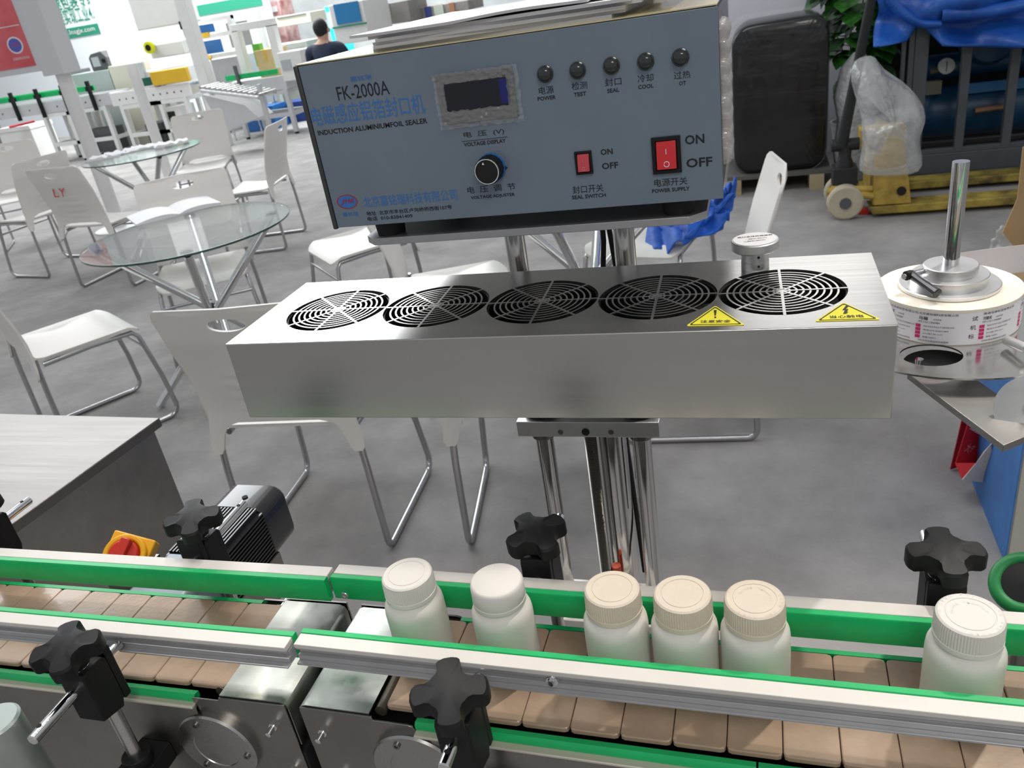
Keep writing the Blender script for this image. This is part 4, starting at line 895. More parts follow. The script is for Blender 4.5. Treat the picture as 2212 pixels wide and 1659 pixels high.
text('lettering','高速包装专家',(at(100,20,y=Y).x,Y-.002,at(140,8,y=Y).z-.10),(at(205,0,y=Y).x,Y-.002,at(140,8,y=Y).z-.10),.26,(0,-1,0),grn,bw_,.01,.006)
# poster totem and white totem
def totem(px,y,pr,nm,label):
    r=thing(nm,(px,y,0),label,'signpost'); m=MB(); m.cyl((px,y,0),(px,y,1.5),pr,24,W_); m.build('round_post',mat('lilac white post',(.72,.71,.76),.5),r); m=MB(); m.lathe([(.22,0),(.22,.012),(.05,.02)],(px,y,0),n=32); m.build('post_base',W_,r); return r
y=6.0; tx=at(118,155,y=y).x
to=totem(tx,y+.08,.062,'poster_stand','white stand with red poster bearing an oval blue logo, left edge')
zb0=at(130,160,y=y).z
m=MB(); m.box((tx-.10,y-.03,zb0),(tx+.12,y+.17,3.0)); m.build('stand_column',mat('totem grey white',(.66,.67,.70),.5),to)
xl=at(-60,170,y=y-.02).x; xr=at(78,140,y=y-.02).x; zl=at(78,141,y=y-.02).z
m=MB(); m.box((xl-.3,y-.02,zl-.05),(tx-.10,y+.02,3.0)); m.build('poster_frame',mat('totem grey white',(.66,.67,.70),.5),to)
rp=mat('red poster print',(.72,.03,.045),.45,noise=(1.2,.25,(.80,.20,.22)))
m=MB(); m.box((xl-.25,y-.026,zl),(xr,y-.02,2.95)); po=m.build('poster_sheet',rp,to)
c_=at(32,98,y=y-.03)
for s_,mm,dy in ((1,ink_white,0),(.82,mat('poster blue',(.10,.12,.50),.5),.001)):
    m=MB(); n=40; m.add([(c_.x+.082*s_*math.cos(2*PI*i/n),y-.0268-dy,c_.z+.066*s_*math.sin(2*PI*i/n)) for i in range(n)],[tuple(range(n))]); m.build('oval_logo',mm,to,ang=0)
text('lettering','JMR',(c_.x-.045,y-.0285,c_.z-.018),(c_.x+.045,y-.0285,c_.z-.018),.036,(0,-1,0),mat('logo red',(.55,.08,.15),.5),to,0,.001,.3)
text('lettering','北京嘉铭瑞科技有限公司',(c_.x-.075,y-.027,at(40,130,y=y).z),(c_.x+.10,y-.027,at(40,130,y=y).z),.022,(0,-1,0),ink_white,to,0,.001)
m=MB(); m.box((xl,y-.0275,at(0,62,y=y).z),(xr-.01,y-.0262,at(0,62,y=y).z+.006)); m.build('poster_line',ink_white,to)
y=7.6; tx=at(272,140,y=y).x
t2=totem(tx,y+.08,.055,'light_stand','bright white box stand on a round lilac post behind the far glass table')
m=MB(); xa=at(246,140,y=y).x; xz=at(303,132,y=y).x; m.box((xa,y-.03,at(283,138,y=y).z),(xz,y+.12,3.0)); m.build('light_box',mat('white acrylic box',(.93,.93,.93),.35,emit=(1,1,1,.55)),t2)
# ================================================================ distant machines
def machine(nm,cx_,y,label,cat='machine'): return thing(nm,(cx_,y,0),label,cat)
def frame(r,x0,x1,y0,y1,h,mm=None,bar=.06,low=.25,nm='frame_leg'):
    mm=mm or W_
    for x in (x0,x1-bar):
        for y in (y0,y1-bar): m=MB(); m.box((x,y,.03),(x+bar,y+bar,h)); m.cyl((x+bar/2,y+bar/2,0),(x+bar/2,y+bar/2,.03),.03,10,black_soft); m.build(nm,mm,r)
    for z in (low,h-bar):
        m=MB(); m.box((x0+bar,y0,z),(x1-bar,y0+bar*.8,z+bar*.9)); m.box((x0+bar,y1-bar,z),(x1-bar,y1-bar*.2,z+bar*.9)); m.box((x0,y0+bar,z),(x0+bar*.9,y1-bar,z+bar*.9)); m.box((x1-bar,y0+bar,z),(x1-.1*bar,y1-bar,z+bar*.9)); m.build('cross_rail',mm,r)
# long bottle conveyor
y=10.6
xa=at(-40,262,y=y).x; xb=at(238,210,y=y).x; zt=.92
r=machine('distant_conveyor',(xa+xb)/2,y,'pale conveyor line with green guide rails, far left behind the chairs','conveyor')
m=MB(); m.box((xa,y,zt-.17),(xb,y+.04,zt)); m.box((xa,y+.42,zt-.17),(xb,y+.46,zt)); m.box((xa,y+.04,zt-.05),(xb,y+.42,zt-.02)); m.build('side_frame',WG,r)
m=MB(); m.box((xa,y+.02,zt+.06),(xb-.25,y+.05,zt+.13)); m.build('guide_rail',green,r); m=MB(); m.box((xa,y+.40,zt+.06),(xb-.9,y+.43,zt+.13)); m.build('guide_rail',green,r)
for i in range(5):
    x=xa+.3+i*(xb-xa-.6)/4; m=MB(); m.box((x-.02,y-.05,zt-.22),(x+.02,y,zt+.20)); m.box((x-.03,y-.07,zt+.06),(x+.03,y+.02,zt+.12)); m.build('rail_bracket',black_pl,r)
for i in range(9):
    x=xa+.2+i*(xb-xa-.4)/8; m=MB(); m.cyl((x,y-.002,zt-.09),(x,y+.01,zt-.09),.013,10); m.build('frame_hole',dark,r)
frame(r,xa+1.2,xa+1.9,y,y+.46,zt-.17); frame(r,xb-.9,xb-.15,y,y+.46,zt-.17)
m=MB(); m.box((xb-.8,y+.1,.08),(xb-.3,y+.4,.42)); m.build('drive_motor',DG,r)
# roller table section and yellow topped belt
xa=xb+.0; xb2=at(405,178,y=y).x
r=machine('sealing_conveyor',(xa+xb2)/2,y,'white roller conveyor with yellow side guard and square frames underneath','conveyor')
m=MB(); m.box((xa,y,zt-.20),(xb2,y+.04,zt-.02)); m.box((xa,y+.5,zt-.20),(xb2,y+.54,zt-.02)); m.build('side_frame',W_,r)
for i in range(12):
    x=xa+.08+i*(xb2-xa-.16)/11; m=MB(); m.cyl((x,y+.04,zt-.05),(x,y+.5,zt-.05),.03,10); m.build('roller',steel,r)
for i in range(10):
    x=xa+.15+i*(xb2-xa-.3)/9; m=MB(); m.cyl((x,y-.002,zt-.12),(x,y+.01,zt-.12),.014,10); m.build('frame_hole',DG,r)
m=MB(); xs=at(330,175,y=y).x; m.box((xs,y-.03,zt+.0),(xb2+.05,y+.05,zt+.19)); m.build('yellow_guard',YL,r,bevel=.01)
m=MB(); m.box((xs-.28,y+.1,zt+.01),(xs-.02,y+.4,zt+.12)); m.build('green_belt',mat('dark green belt',(.01,.09,.06),.6),r)
frame(r,xa+.10,xa+.85,y,y+.5,zt-.20); frame(r,xb2-.85,xb2-.1,y,y+.5,zt-.20)
m=MB(); m.box((xa+.35,y+.1,.05),(xa+.65,y+.4,.40)); m.build('black_crate',DG,r); m=MB(); m.box((xb2-.62,y+.06,.28),(xb2-.3,y+.4,.60)); m.build('control_unit',W_,r); m=MB(); m.box((xb2-.56,y+.055,.40),(xb2-.42,y+.06,.54)); m.build('dark_window',dark,r)
# grey cabinet with printer on it
y=11.3; 
x0,z0=at2(165,205,y); x1,z1=at2(232,150,y)
r=machine('inkjet_cabinet',(x0+x1)/2,y,'grey cabinet with black edge and lamp button behind the green rails','cabinet')
m=MB(); m.box((x0,y,.0),(x1,y+.5,z1)); m.build('cabinet_body',mat('cabinet grey green',(.40,.45,.44),.5),r,bevel=.01); m=MB(); m.box((x0-.12,y-.01,.5),(x0,y+.5,z1+.06)); m.build('black_panel',DG,r,bevel=.01)
m=MB(); m.lathe([(.025,0),(.025,.02),(0,.025)],(x0-.06,y-.01,at(162,192,y=y).z),(0,-1,0),14); m.build('lamp_button',BR,r); m=MB(); m.lathe([(.03,0),(.03,.02),(0,.025)],(x0-.06,y-.01,at(160,184,y=y).z),(0,-1,0),14); m.build('stop_button',YL,r)
m=MB(); m.box((x1+.02,y,0),(x1+.42,y+.5,z1+.04)); m.build('side_cabinet',BG,r,bevel=.01)
pxx,pz=at2(207,133,y)
r=thing('printer',(pxx,y+.2,z1),'small black printer head unit with grey screen on top of the grey cabinet','printer')
m=MB(); m.prism([(pxx-.16,z1+.0),(pxx+.16,z1+.0),(pxx+.17,z1+.17),(pxx+.10,z1+.27),(pxx-.10,z1+.25),(pxx-.16,z1+.20)],'y',y+.05,y+.35); m.build('printer_body',DG,r,bevel=.01)
m=MB(); m.box((pxx-.11,y+.042,z1+.06),(pxx+.03,y+.05,z1+.20)); m.build('screen',mat('grey screen',(.45,.48,.50),.3),r); m=MB(); m.cyl((pxx+.11,y+.05,z1+.13),(pxx+.11,y+.03,z1+.13),.03,14); m.build('dial',black_pl,r)
# white carton sealing machine with post
y=11.1
x0,z0=at2(300,165,y); x1,z1=at2(400,150,y)
r=machine('carton_sealer',(x0+x1)/2,y,'white carton sealing machine with a yellow tape roll above the yellow guard')
m=MB(); zz=at(345,150,y=y).z; m.box((x0,y+.1,.75),(x1,y+.7,zz)); m.box((x0+.25,y+.1,zz+.15),(x1,y+.6,at(340,95,y=y).z)); m.box((x0+.15,y+.1,at(340,60,y=y).z),(x1+.1,y+.6,2.2)); m.build('machine_body',W_,r,bevel=.02)
m=MB(); m.box((x0-.02,y+.05,.9),(x0+.06,y+.13,2.1)); m.build('mast',WG,r)
c_=at(322,103,y=y); m=MB(); m.lathe([(.045,0),(.085,0),(.085,.06),(.045,.06)],(c_.x,y+.04,c_.z),(0,-1,0),24); m.build('tape_roll',mat('yellow tape',(.75,.75,.02),.4),r); m=MB(); m.cyl((c_.x,y+.1,c_.z),(c_.x,y-.03,c_.z),.045,14); m.build('tape_hub',black_pl,r)
c_=at(385,60,y=y-.1); m=MB(); m.tube([(c_.x,y,c_.z),(c_.x+.02,y-.02,c_.z-.12),(c_.x+.04,y,c_.z-.25),(c_.x-.03,y+.05,c_.z-.33)],.015,8); m.cyl((c_.x,y,c_.z-.03),(c_.x,y,c_.z+.08),.035,12); m.build('coiled_cable',black_pl,r)
m=MB(); pA=at(398,0,y=10.3);pB=at(445,190,y=10.3); m.box((pB.x-.09,10.3,.0),(pB.x+.07,10.46,2.6)); m.build('front_post',W_,r,bevel=.005)
frame(r,x0,x1,y+.1,y+.7,.74)
# square frame machine with blue windows
y=12.0
x0,z0=at2(425,130,y); x1,z1=at2(515,100,y)
r=machine('case_erector',(x0+x1)/2,y,'white framed machine with blue film windows and yellow flap, far background')
zt1=at(470,45,y=y).z; zm=at(470,80,y=y).z; zl=at(470,125,y=y).z
for x in (x0,x1-.08): m=MB(); m.box((x,y,0),(x+.08,y+.1,zt1+.05)); m.box((x,y+.8,0),(x+.08,y+.9,zt1+.05)); m.build('frame_post',W_,r)
for z in (zt1,zm,zl): m=MB(); m.box((x0,y+.002,z),(x1,y+.09,z+.06)); m.build('frame_beam',W_,r)
m=MB(); m.box((x0+.10,y+.05,zm+.08),(x0+.45,y+.06,zt1-.02)); m.build('blue_window',BLp,r); m=MB(); m.box((x0+.16,y+.05,zl+.07),(x0+.5,y+.06,zm-.03)); m.build('blue_window',BLp,r)
m=MB(); m.box((x0+.02,y-.02,zm+.02),(x0+.36,y+.03,zm+.09)); m.build('yellow_flap',YL,r); m=MB(); m.tube([(x0+.05,y-.05,zm-.05),(x0+.30,y-.05,zl)],.03,8); m.build('yellow_arm',YL,r)
m=MB(); m.box((x0+.05,y+.1,.3),(x1-.05,y+.8,zl-.02)); m.build('lower_cabinet',WG,r); m=MB(); m.box((x0+.5,y+.3,zl+.1),(x1-.1,y+.6,zt1-.05)); m.build('inner_mechanism',mat('grey brown mechanism',(.28,.27,.25),.6),r)
# inverted U portal with cardboard carton and screen box
y=10.9
x0,z0=at2(520,125,y); x1,z1=at2(600,130,y); zt1=at(545,60,y=y).z
r=machine('portal_machine',(x0+x1)/2,y,'white inverted U portal over a green railed belt with a box of controls')
m=MB(); m.box((x0-.03,y,.9),(x0+.06,y+.12,zt1)); m.box((x1-.06,y,.9),(x1+.06,y+.12,zt1)); m.box((x0-.03,y,zt1-.02),(x1+.06,y+.12,zt1+.08)); m.build('portal_frame',W_,r,bevel=.005)
xs=at(490,150,y=y).x; m=MB(); m.box((xs,y-.1,.62),(x1+.1,y+.5,.80)); m.build('belt_frame',WG,r); m=MB(); m.box((xs,y-.1,.83),(x1,y-.07,.90)); m.build('guide_rail',green,r); m=MB(); m.box((xs+.2,y-.14,.62),(xs+.24,y-.10,1.02)); m.build('rail_bracket',DG,r)
xb3,zb3=at2(620,120,y); m=MB(); m.box((x1+.08,y-.12,.72),(xb3+.28,y+.3,1.10)); m.build('control_housing',W_,r,bevel=.01); m=MB(); m.box((xb3-.05,y-.128,.86),(xb3+.10,y-.12,1.0)); m.build('screen',mat('grey screen',(.45,.48,.50),.3),r)
frame(r,xs+.05,x1+.08,y-.1,y+.5,.62,WG)
m=MB(); m.cyl((xs+.05,y-.10,.52),(xs+.05,y-.15,.52),.035,14); m.build('stop_button',rd,r)
m=MB(); m.box((x0+.10,y+.2,.95),(x0+.22,y+.3,1.25)); m.build('green_actuator',mat('leaf green',(.12,.42,.05),.5),r)
r=thing('carton',(x1-.25,y+.3,.8),'plain cardboard carton inside the white portal','carton'); m=MB(); m.box((x1-.42,y+.13,.801),(x1-.09,y+.48,1.16)); m.build('carton_body',mat('pale cardboard',(.66,.48,.26),.8,noise=(10,.06)),r,bevel=.004); m=MB(); m.box((x1-.27,y+.125,1.0),(x1-.24,y+.485,1.162)); m.build('sealing_tape',YL,r)
# inclined chute with lower legs
y=9.6
r=machine('exit_chute',at(470,215,y=y).x,y,'grey sloping chute with a row of bright rollers before the white portal','chute')
a=at(435,190,y=y); b=at(560,205,y=y)
for k in range(12):
    t=k/11; p=a.lerp(b,t); m=MB(); m.cyl((p.x,y-.02,p.z),(p.x,y+.4,p.z),.022,10); m.build('roller',steel,r)
m=MB(); m.tube([(a.x,y-.03,a.z-.03),(b.x,y-.03,b.z-.03)],.022,8); m.tube([(a.x,y+.41,a.z-.03),(b.x,y+.41,b.z-.03)],.022,8); m.build('side_tube',WG,r)
m=MB(); m.prism([(a.x-.02,a.z-.08),(b.x-.25,b.z-.10),(b.x-.1,.42),(a.x+.15,.30)],'y',y,y+.38); m.build('chute_panel',WG,r)
for x in (a.x+.05,b.x-.05): m=MB(); m.box((x-.025,y+.1,0),(x+.025,y+.15,a.z-.06)); m.build('chute_leg',WG,r)
# low cartons, hoses and tools on the floor
def carton(u,v,y,w_,d,h_,mm,label,nm='storage_box',cat='box',rz=0):
    p=at(u,v,z=0) if y is None else at(u,v,y=y); r=thing(nm,(p.x,p.y,0),label,cat); M=Matrix.Translation((p.x,p.y,0))@Matrix.Rotation(rz,4,'Z')
    m=MB(); m.box((-w_/2,-d/2,0),(w_/2,d/2,h_)); m.build('box_body',mm,r,M=M,bevel=.005); m=MB(); m.box((-w_/2-.01,-d/2-.01,h_-.06),(w_/2+.01,d/2+.01,h_+.01)); m.build('box_lid',mm,r,M=M,bevel=.004); return r
carton(563,222,11.75,.6,.4,.34,BLp,'blue storage box on the floor below the white portal')
carton(650,222,12.3,.5,.4,.30,mat('dark blue box',(.02,.06,.25),.5),'dark blue storage box on the floor beside the blue one',rz=.2)
carton(520,232,None,.4,.35,.26,W_,'white storage box on the floor under the sloping chute',rz=-.2)
for (u0,v0,u1,v1,l) in ((445,262,500,250,'red hose lying on the floor under the sloping chute'),(20,275,75,262,'red hose hanging under the far left conveyor')):
    p=at(u0,v0,z=.02) if u0>100 else at(u0,v0,y=11.2); q=at(u1,v1,z=.02) if u0>100 else at(u1,v1,y=11.2); r=tag(MB().tube([p,p.lerp(q,.3)+Vector((0,.1,0)),p.lerp(q,.6)-Vector((0,.12,0)),q],.018,8).build('red_hose',mat('red hose rubber',(.60,.05,.07),.5)),l,'hose')
r=thing('red_stand',tuple(at(605,235,z=0)),'red folding strut stand under the white portal','stand'); c_=at(605,235,z=0)
m=MB(); m.tube([c_+Vector((-.35,0,.02)),c_+Vector((-.05,0,.62))],.025,8); m.build('strut',mat('salmon red paint',(.72,.10,.10),.5),r); m=MB(); m.tube([c_+Vector((.30,0,.02)),c_+Vector((.02,.02,.60))],.025,8); m.build('strut',mat('salmon red paint',(.72,.10,.10),.5),r); m=MB(); m.tube([c_+Vector((-.22,.0,.28)),c_+Vector((.19,0,.28))],.018,8); m.build('brace',W_,r)
# bar stools with slim chrome legs
def stool(x,y,label,h_=.66,rz=0):
    r=thing('bar_stool',(x,y,0),label,'stool','chrome stools behind the chairs'); M=Matrix.Translation((x,y,0))@Matrix.Rotation(rz,4,'Z')
    for a in range(4):
        t=PI/4+a*PI/2; m=MB(); m.tube([(.20*math.cos(t),.20*math.sin(t),.0),(.15*math.cos(t),.15*math.sin(t),h_)],.012,8); m.build('leg',chrome,r,M=M)
    m=MB(); m.tube([(.178*math.cos(PI/4+a*PI/2),.178*math.sin(PI/4+a*PI/2),.25) for a in range(5)],.008,6); m.build('foot_ring',chrome,r,M=M)
    m=MB(); m.lathe([(0,h_),(.17,h_),(.18,h_+.012),(.17,h_+.03),(0,h_+.035)],n=28); m.build('stool_seat',mat('clear acrylic seat',(.75,.76,.80),.15,alpha=.75),r,M=M)
    m=MB(); m.lathe([(.17,h_+.03),(.175,h_+.12),(.172,h_+.12),(.165,h_+.03)],n=28); m.build('seat_rim',mat('clear acrylic seat',(.75,.76,.80),.15,alpha=.75),r,M=M)
for u,v,l in ((505,302,'chrome legged stool left of the other stools, behind the turned chair'),(560,285,'middle chrome legged stool behind the turned chair'),(612,268,'chrome legged stool nearest the control box')):
    p=at(u,v,z=0); stool(p.x,p.y,l)
# conveyor behind: shelf of machines, grey slabs
y=13.0
def block(nm,u0,v0,u1,v1,y,d,mm,label,cat,parts=()):
    x0,zb_=at2(u0,v1,y); x1,zt_=at2(u1,v0,y); zb_=zb_ if cat!='display' else 0; r=thing(nm,((x0+x1)/2,y+d/2,0),label,cat)
    m=MB(); m.box((x0,y,0 if zb_<1.0 else zb_),(x1,y+d,zt_)); m.build('body',mm,r,bevel=.01)
    for (a,b,c,d_,m2,n2) in parts:
        m=MB(); m.box((x0+(x1-x0)*a,y-.02,(0 if zb_<1.0 else zb_)+(zt_-(0 if zb_<1 else zb_))*b),(x0+(x1-x0)*c,y,(0 if zb_<1 else zb_)+(zt_-(0 if zb_<1 else zb_))*d_)); m.build(n2,m2,r)
    return r
block('machine_bench',560,88,660,125,13,.7,mat('machine olive grey',(.42,.43,.38),.6,noise=(3,.2)),'long grey machine bench with dark windows behind the seated person','machine',((.05,.55,.28,.92,DG,'dark_window'),(.33,.55,.60,.92,mat('brown panel',(.30,.18,.10),.6),'brown_panel'),(.66,.55,.95,.92,DG,'dark_window')))
block('slab_machine',600,25,668,60,14,.8,BG,'beige machine with sloping lid in the far background','machine',((.05,.86,.9,.93,DG,'dark_window'),))
block('red_display',545,0,600,40,14.5,.5,mat('red pink display',(.62,.20,.20),.6,noise=(4,.5,(.8,.6,.6))),'red and white stacked goods in the far background','display',((.1,.80,.9,.86,W_,'white_goods'),(.1,.90,.9,.95,W_,'white_goods')))
block('tall_machine',728,0,782,98,11.5,.9,W_,'tall machine with a big blue window and green base strip above the seated person','machine',((.16,.50,.88,1.0,mat('blue machine window',(.02,.20,.45),.25,coat=.4),'blue_window'),(.0,.42,1.0,.46,grn,'green_strip')))
block('grey_machine',800,0,880,60,12.5,.8,mat('grey brown body',(.26,.25,.23),.6,noise=(3,.15)),'dark grey machine with a pale vertical panel left of the brochures','machine',((.05,.30,.30,1.0,mat('pale green panel',(.62,.68,.58),.5),'pale_panel'),(.50,.3,.56,1.0,steel,'tube')))
block('packing_line',885,0,1010,60,13,.8,mat('grey brown line',(.30,.28,.26),.6,noise=(5,.3)),'grey and blue packing line directly behind the brochures','machine',((.30,.3,.40,1.0,mat('navy panel',(.05,.07,.25),.5),'navy_panel'),(.45,.3,.60,1.0,mat('pale green panel',(.62,.68,.58),.5),'pale_panel'),(.7,.3,.78,1.0,mat('orange brown panel',(.45,.22,.12),.5),'orange_panel')))
block('shelf_unit',1015,0,1150,40,12,.6,mat('blue grey shelf',(.38,.40,.48),.6,noise=(4,.2)),'blue grey shelving seen just above the curled flyer','shelf',((.1,.3,.3,1,mat('navy panel',(.05,.07,.25),.5),'navy_panel'),(.4,.3,.9,1,W_,'white_panel')))
block('cyan_display',707,10,728,45,12.6,.3,mat('cyan display',(.05,.65,.75),.4,emit=(.05,.8,.95,.8)),'glowing cyan display left of the blue window machine','display',((.1,.8,.9,.95,BR,'screen_line'),))
# extra goods between machines so the booth is not empty
for i,(u,v,y,w_,d,h_,mm,l) in enumerate(((380,300,12.2,.5,.4,.55,mat('grey crate',(.30,.31,.33),.6),'grey crate under the yellow guarded conveyor'),(60,290,11.6,.7,.5,.55,W_,'white cabinet box under the far left conveyor'),(300,260,12.6,.5,.5,.8,WG,'pale grey bin behind the square frames'))):
    carton(u,v,y,w_,d,h_,mm,l)
# seated person, back to the camera
py=10.3; hx_=at(697,85,y=py).x; zs=at(697,85,y=py).z
per=None
def skin(nm,verts,edges,radii,root=0,sub=2,mats=()):
    me=bpy.data.meshes.new(nm); me.from_pydata([Vector(v) for v in verts],edges,[]); o=bpy.data.objects.new(nm,me); COL.objects.link(o)
    md=o.modifiers.new('skin','SKIN'); sv=me.skin_vertices[0].data
    for i,r_ in enumerate(radii): sv[i].radius=(r_,r_) if not isinstance(r_,tuple) else r_
    sv[root].use_root=True; ms=o.modifiers.new('s','SUBSURF'); ms.levels=sub; ms.render_levels=sub
    dg=bpy.context.evaluated_depsgraph_get(); m2=bpy.data.meshes.new_from_object(o.evaluated_get(dg)); bpy.data.objects.remove(o)
    for mm in mats: m2.materials.append(mm)
    for p in m2.polygons: p.use_smooth=True
    return m2
sh=1.05 # shoulder height of the seated figure
V=[(0,0,.56),(0,.01,.72),(0,.0,.88),(0,-.01,1.02),(0,.0,1.10),(0,.015,1.13),(0,.02,1.20),(0,.02,1.28),
   (-.11,-.01,1.04),(-.215,.0,1.04),(-.26,.06,.84),(-.20,.28,.76),(-.19,.36,.76),(.11,-.01,1.04),(.215,.0,1.04),(.26,.06,.84),(.20,.28,.76),(.19,.36,.76),
   (-.10,.06,.53),(-.13,.44,.50),(-.13,.46,.10),(-.13,.56,.05),(.10,.06,.53),(.13,.44,.50),(.13,.46,.10),(.13,.56,.05)]
E_=[(0,1),(1,2),(2,3),(3,4),(4,5),(5,6),(6,7),(3,8),(8,9),(9,10),(10,11),(11,12),(3,13),(13,14),(14,15),(15,16),(16,17),(0,18),(18,19),(19,20),(20,21),(0,22),(22,23),(23,24),(24,25)]
Rr=[.15,.145,.16,.15,.075,.058,.085,.082,.09,.075,.055,.042,.035,.09,.075,.055,.042,.035,.10,.075,.05,.045,.10,.075,.05,.045]
skinm=mat('skin',(.55,.33,.24),.55); jack=mat('navy jacket',(.018,.028,.06),.75,noise=(8,.2)); trs=mat('dark trousers',(.02,.02,.025),.8); hair_m=mat('black hair',(.008,.008,.010),.6)
me=skin('person',V,E_,Rr,0,2,(jack,skinm,trs))
for p in me.polygons:
    c_=p.center
    if c_.z>1.10 or (abs(c_.x)<.3 and c_.y>.31 and c_.z>.68): p.material_index=1
    elif c_.z<.60 : p.material_index=2
po=bpy.data.objects.new('person',me); COL.objects.link(po); sc_=1.08
zoff=at(697,40,y=py).z-1.44
po.location=(hx_,py,-.03); po.scale=(sc_,)*3; tag(po,'person in a dark navy jacket sitting with back to the viewer beside the control box','person')
bm=bmesh.new(); bmesh.ops.create_uvsphere(bm,u_segments=20,v_segments=14,radius=1)
for v in bm.verts: v.co=Vector((v.co.x*.088,v.co.y*.100+.01-(.0),v.co.z*.112+1.262)); 
bmesh.ops.delete(bm,geom=[v for v in bm.verts if v.co.y>.055 and v.co.z<1.29],context='VERTS')
mh=bpy.data.meshes.new('hair'); bm.to_mesh(mh); bm.free(); mh.materials.append(hair_m); mh.polygons.foreach_set('use_smooth',[True]*len(mh.polygons)); ho=bpy.data.objects.new('hair',mh); COL.objects.link(ho); ho.parent=po
for sx_ in (-1,1):
    m=MB(); m.lathe([(.0,0),(.022,.004),(.026,.012),(.015,.018)],(sx_*.083,.03,1.23),(sx_,-.3,0),12); o=m.build('ear',skinm,None); o.parent=po
m=MB(); m.lathe([(0,0),(.012,.003),(.016,.02),(0,.03)],(0,.098,1.24),(0,-.2,1),10); o=m.build('nose',skinm,None); o.parent=po
st=thing('stool',(hx_,py+.05,0),'plain dark stool under the seated person','stool'); m=MB(); m.lathe([(0,.385),(.18,.385),(.185,.40),(.18,.425),(0,.43)],(hx_,py+.05,0),n=28); m.build('stool_seat',DG,st)
for a in range(4):
    t=PI/4+a*PI/2; m=MB(); m.tube([(hx_+.17*math.cos(t),py+.05+.17*math.sin(t),0),(hx_+.12*math.cos(t),py+.05+.12*math.sin(t),.39)],.014,8); m.build('leg',steel,st)
# ================================================================ right background
# black wrapped package
bagm=mat('black stretch film',(.010,.010,.011),.28,coat=.35,bump=(4,.7,.03),stretch=(.5,1,1.6),noise=(4,.3))
pk=thing('wrapped_package',(.14,5.75,0),'big rounded package wrapped in black film on a wooden pallet','package')
x0,x1=-.15,.42
m=MB()
prof=[]; 
def rr_(hw_,hh,r,n=6): return [(sx_*(hw_-r)+r*math.cos(a0+k*PI/2/n),sz_*(hh-r)+r*math.sin(a0+k*PI/2/n)) for sx_,sz_,a0 in ((1,1,0),(-1,1,PI/2),(-1,-1,PI),(1,-1,1.5*PI)) for k in range(n+1)]
lay=[]
for t,ins in ((0,.05),(.03,.015),(.08,0),(.42,0),(.47,.015),(.50,.05)):
    lay.append([(.135+x*(1-ins*1.2),5.6+t,.59+z*(1-ins)+ (.03*x)) for x,z in rr_(.295,.47,.13)])
n=len(lay[0]); vs=[p for L_ in lay for p in L_]; fs=[tuple(range(n))[::-1],tuple((len(lay)-1)*n+i for i in range(n))]
for j in range(len(lay)-1):
    for i in range(n): fs.append((j*n+i,j*n+(i+1)%n,(j+1)*n+(i+1)%n,(j+1)*n+i))
m.add(vs,fs); o=m.build('film_wrap',bagm,pk,ang=60); sb=o.modifiers.new('s','SUBSURF'); sb.levels=2; sb.render_levels=2
cvm=mat('clear stretch film',(.55,.58,.58),.2,alpha=.35,coat=.5,bump=(12,.9,.03),stretch=(.5,1,3))
m=MB(); lay2=[[(.115+x*(1.06),y_,.60+z*1.045) for x,z in rr_(.295,.47,.15)] for y_ in (5.61,6.0)]; vs=lay2[0]+lay2[1]; m.add(vs,[(i,(i+1)%n,n+(i+1)%n,n+i) for i in range(n)]); m.build('outer_film',cvm,pk,ang=60)
wd_=mat('pallet wood',(.46,.38,.24),.8,noise=(5,.2))
for x in (-.16,.10,.36):
    m=MB(); m.box((x-.04,5.58,.0),(x+.05,6.12,.10)); m.build('pallet_block',wd_,pk)
m=MB(); m.box((-.20,5.58,.10),(.45,6.12,.125)); m.build('pallet_deck',mat('dark pallet deck',(.12,.12,.11),.7),pk)
# plant
pl=thing('potted_plant',(.64,6.20,0),'green leafy potted plant behind the pallet truck handle','plant')
m=MB(); m.lathe([(.11,0),(.15,.28),(.16,.30),(.14,.30),(.13,.26),(0,.26)],(.64,6.20,0),n=28); m.build('pot',mat('white pot',(.6,.6,.6),.4),pl)
leafm=mat('plant leaf',(.025,.13,.02),.4,noise=(20,.5,(.06,.26,.04)),coat=.2); stem=mat('plant stem',(.06,.07,.03),.7)
rnd=random.Random(11)
def leaf(c,d,up,L_,nm='leaf'):
    d=Vector(d).normalized(); s_=d.cross(Vector(up)).normalized(); u_=s_.cross(d)
    pts=[(0,0),(.12,.30),(.35,.46),(.6,.40),(.82,.20),(1,0)]
    m=MB(); vs=[]; 
    for t,w__ in pts: vs+=[c+d*L_*t+s_*L_*w__-u_*L_*(.10*t*t)+u_*L_*.06*(w__>0),c+d*L_*t-u_*L_*(.10*t*t),c+d*L_*t-s_*L_*w__-u_*L_*(.10*t*t)+u_*L_*.06*(w__>0)]
    m.add(vs,[f for i in range(5) for f in ((3*i,3*i+1,3*i+4,3*i+3),(3*i+1,3*i+2,3*i+5,3*i+4))]); return m.build(nm,leafm,pl,ang=80)
cx_=.64
for i in range(120):
    z=rnd.choice((rnd.uniform(.85,1.3),rnd.uniform(.6,1.2))); a=rnd.uniform(0,2*PI); r0=rnd.uniform(.05,.22)*(.6+.5*(z>1)); c=Vector((cx_+r0*math.cos(a),6.10+r0*.5*math.sin(a),z)); leaf(c,(math.cos(a)*.8,math.sin(a)*.5-.5,rnd.uniform(-.9,.3)),(0,0,1),rnd.uniform(.12,.20))
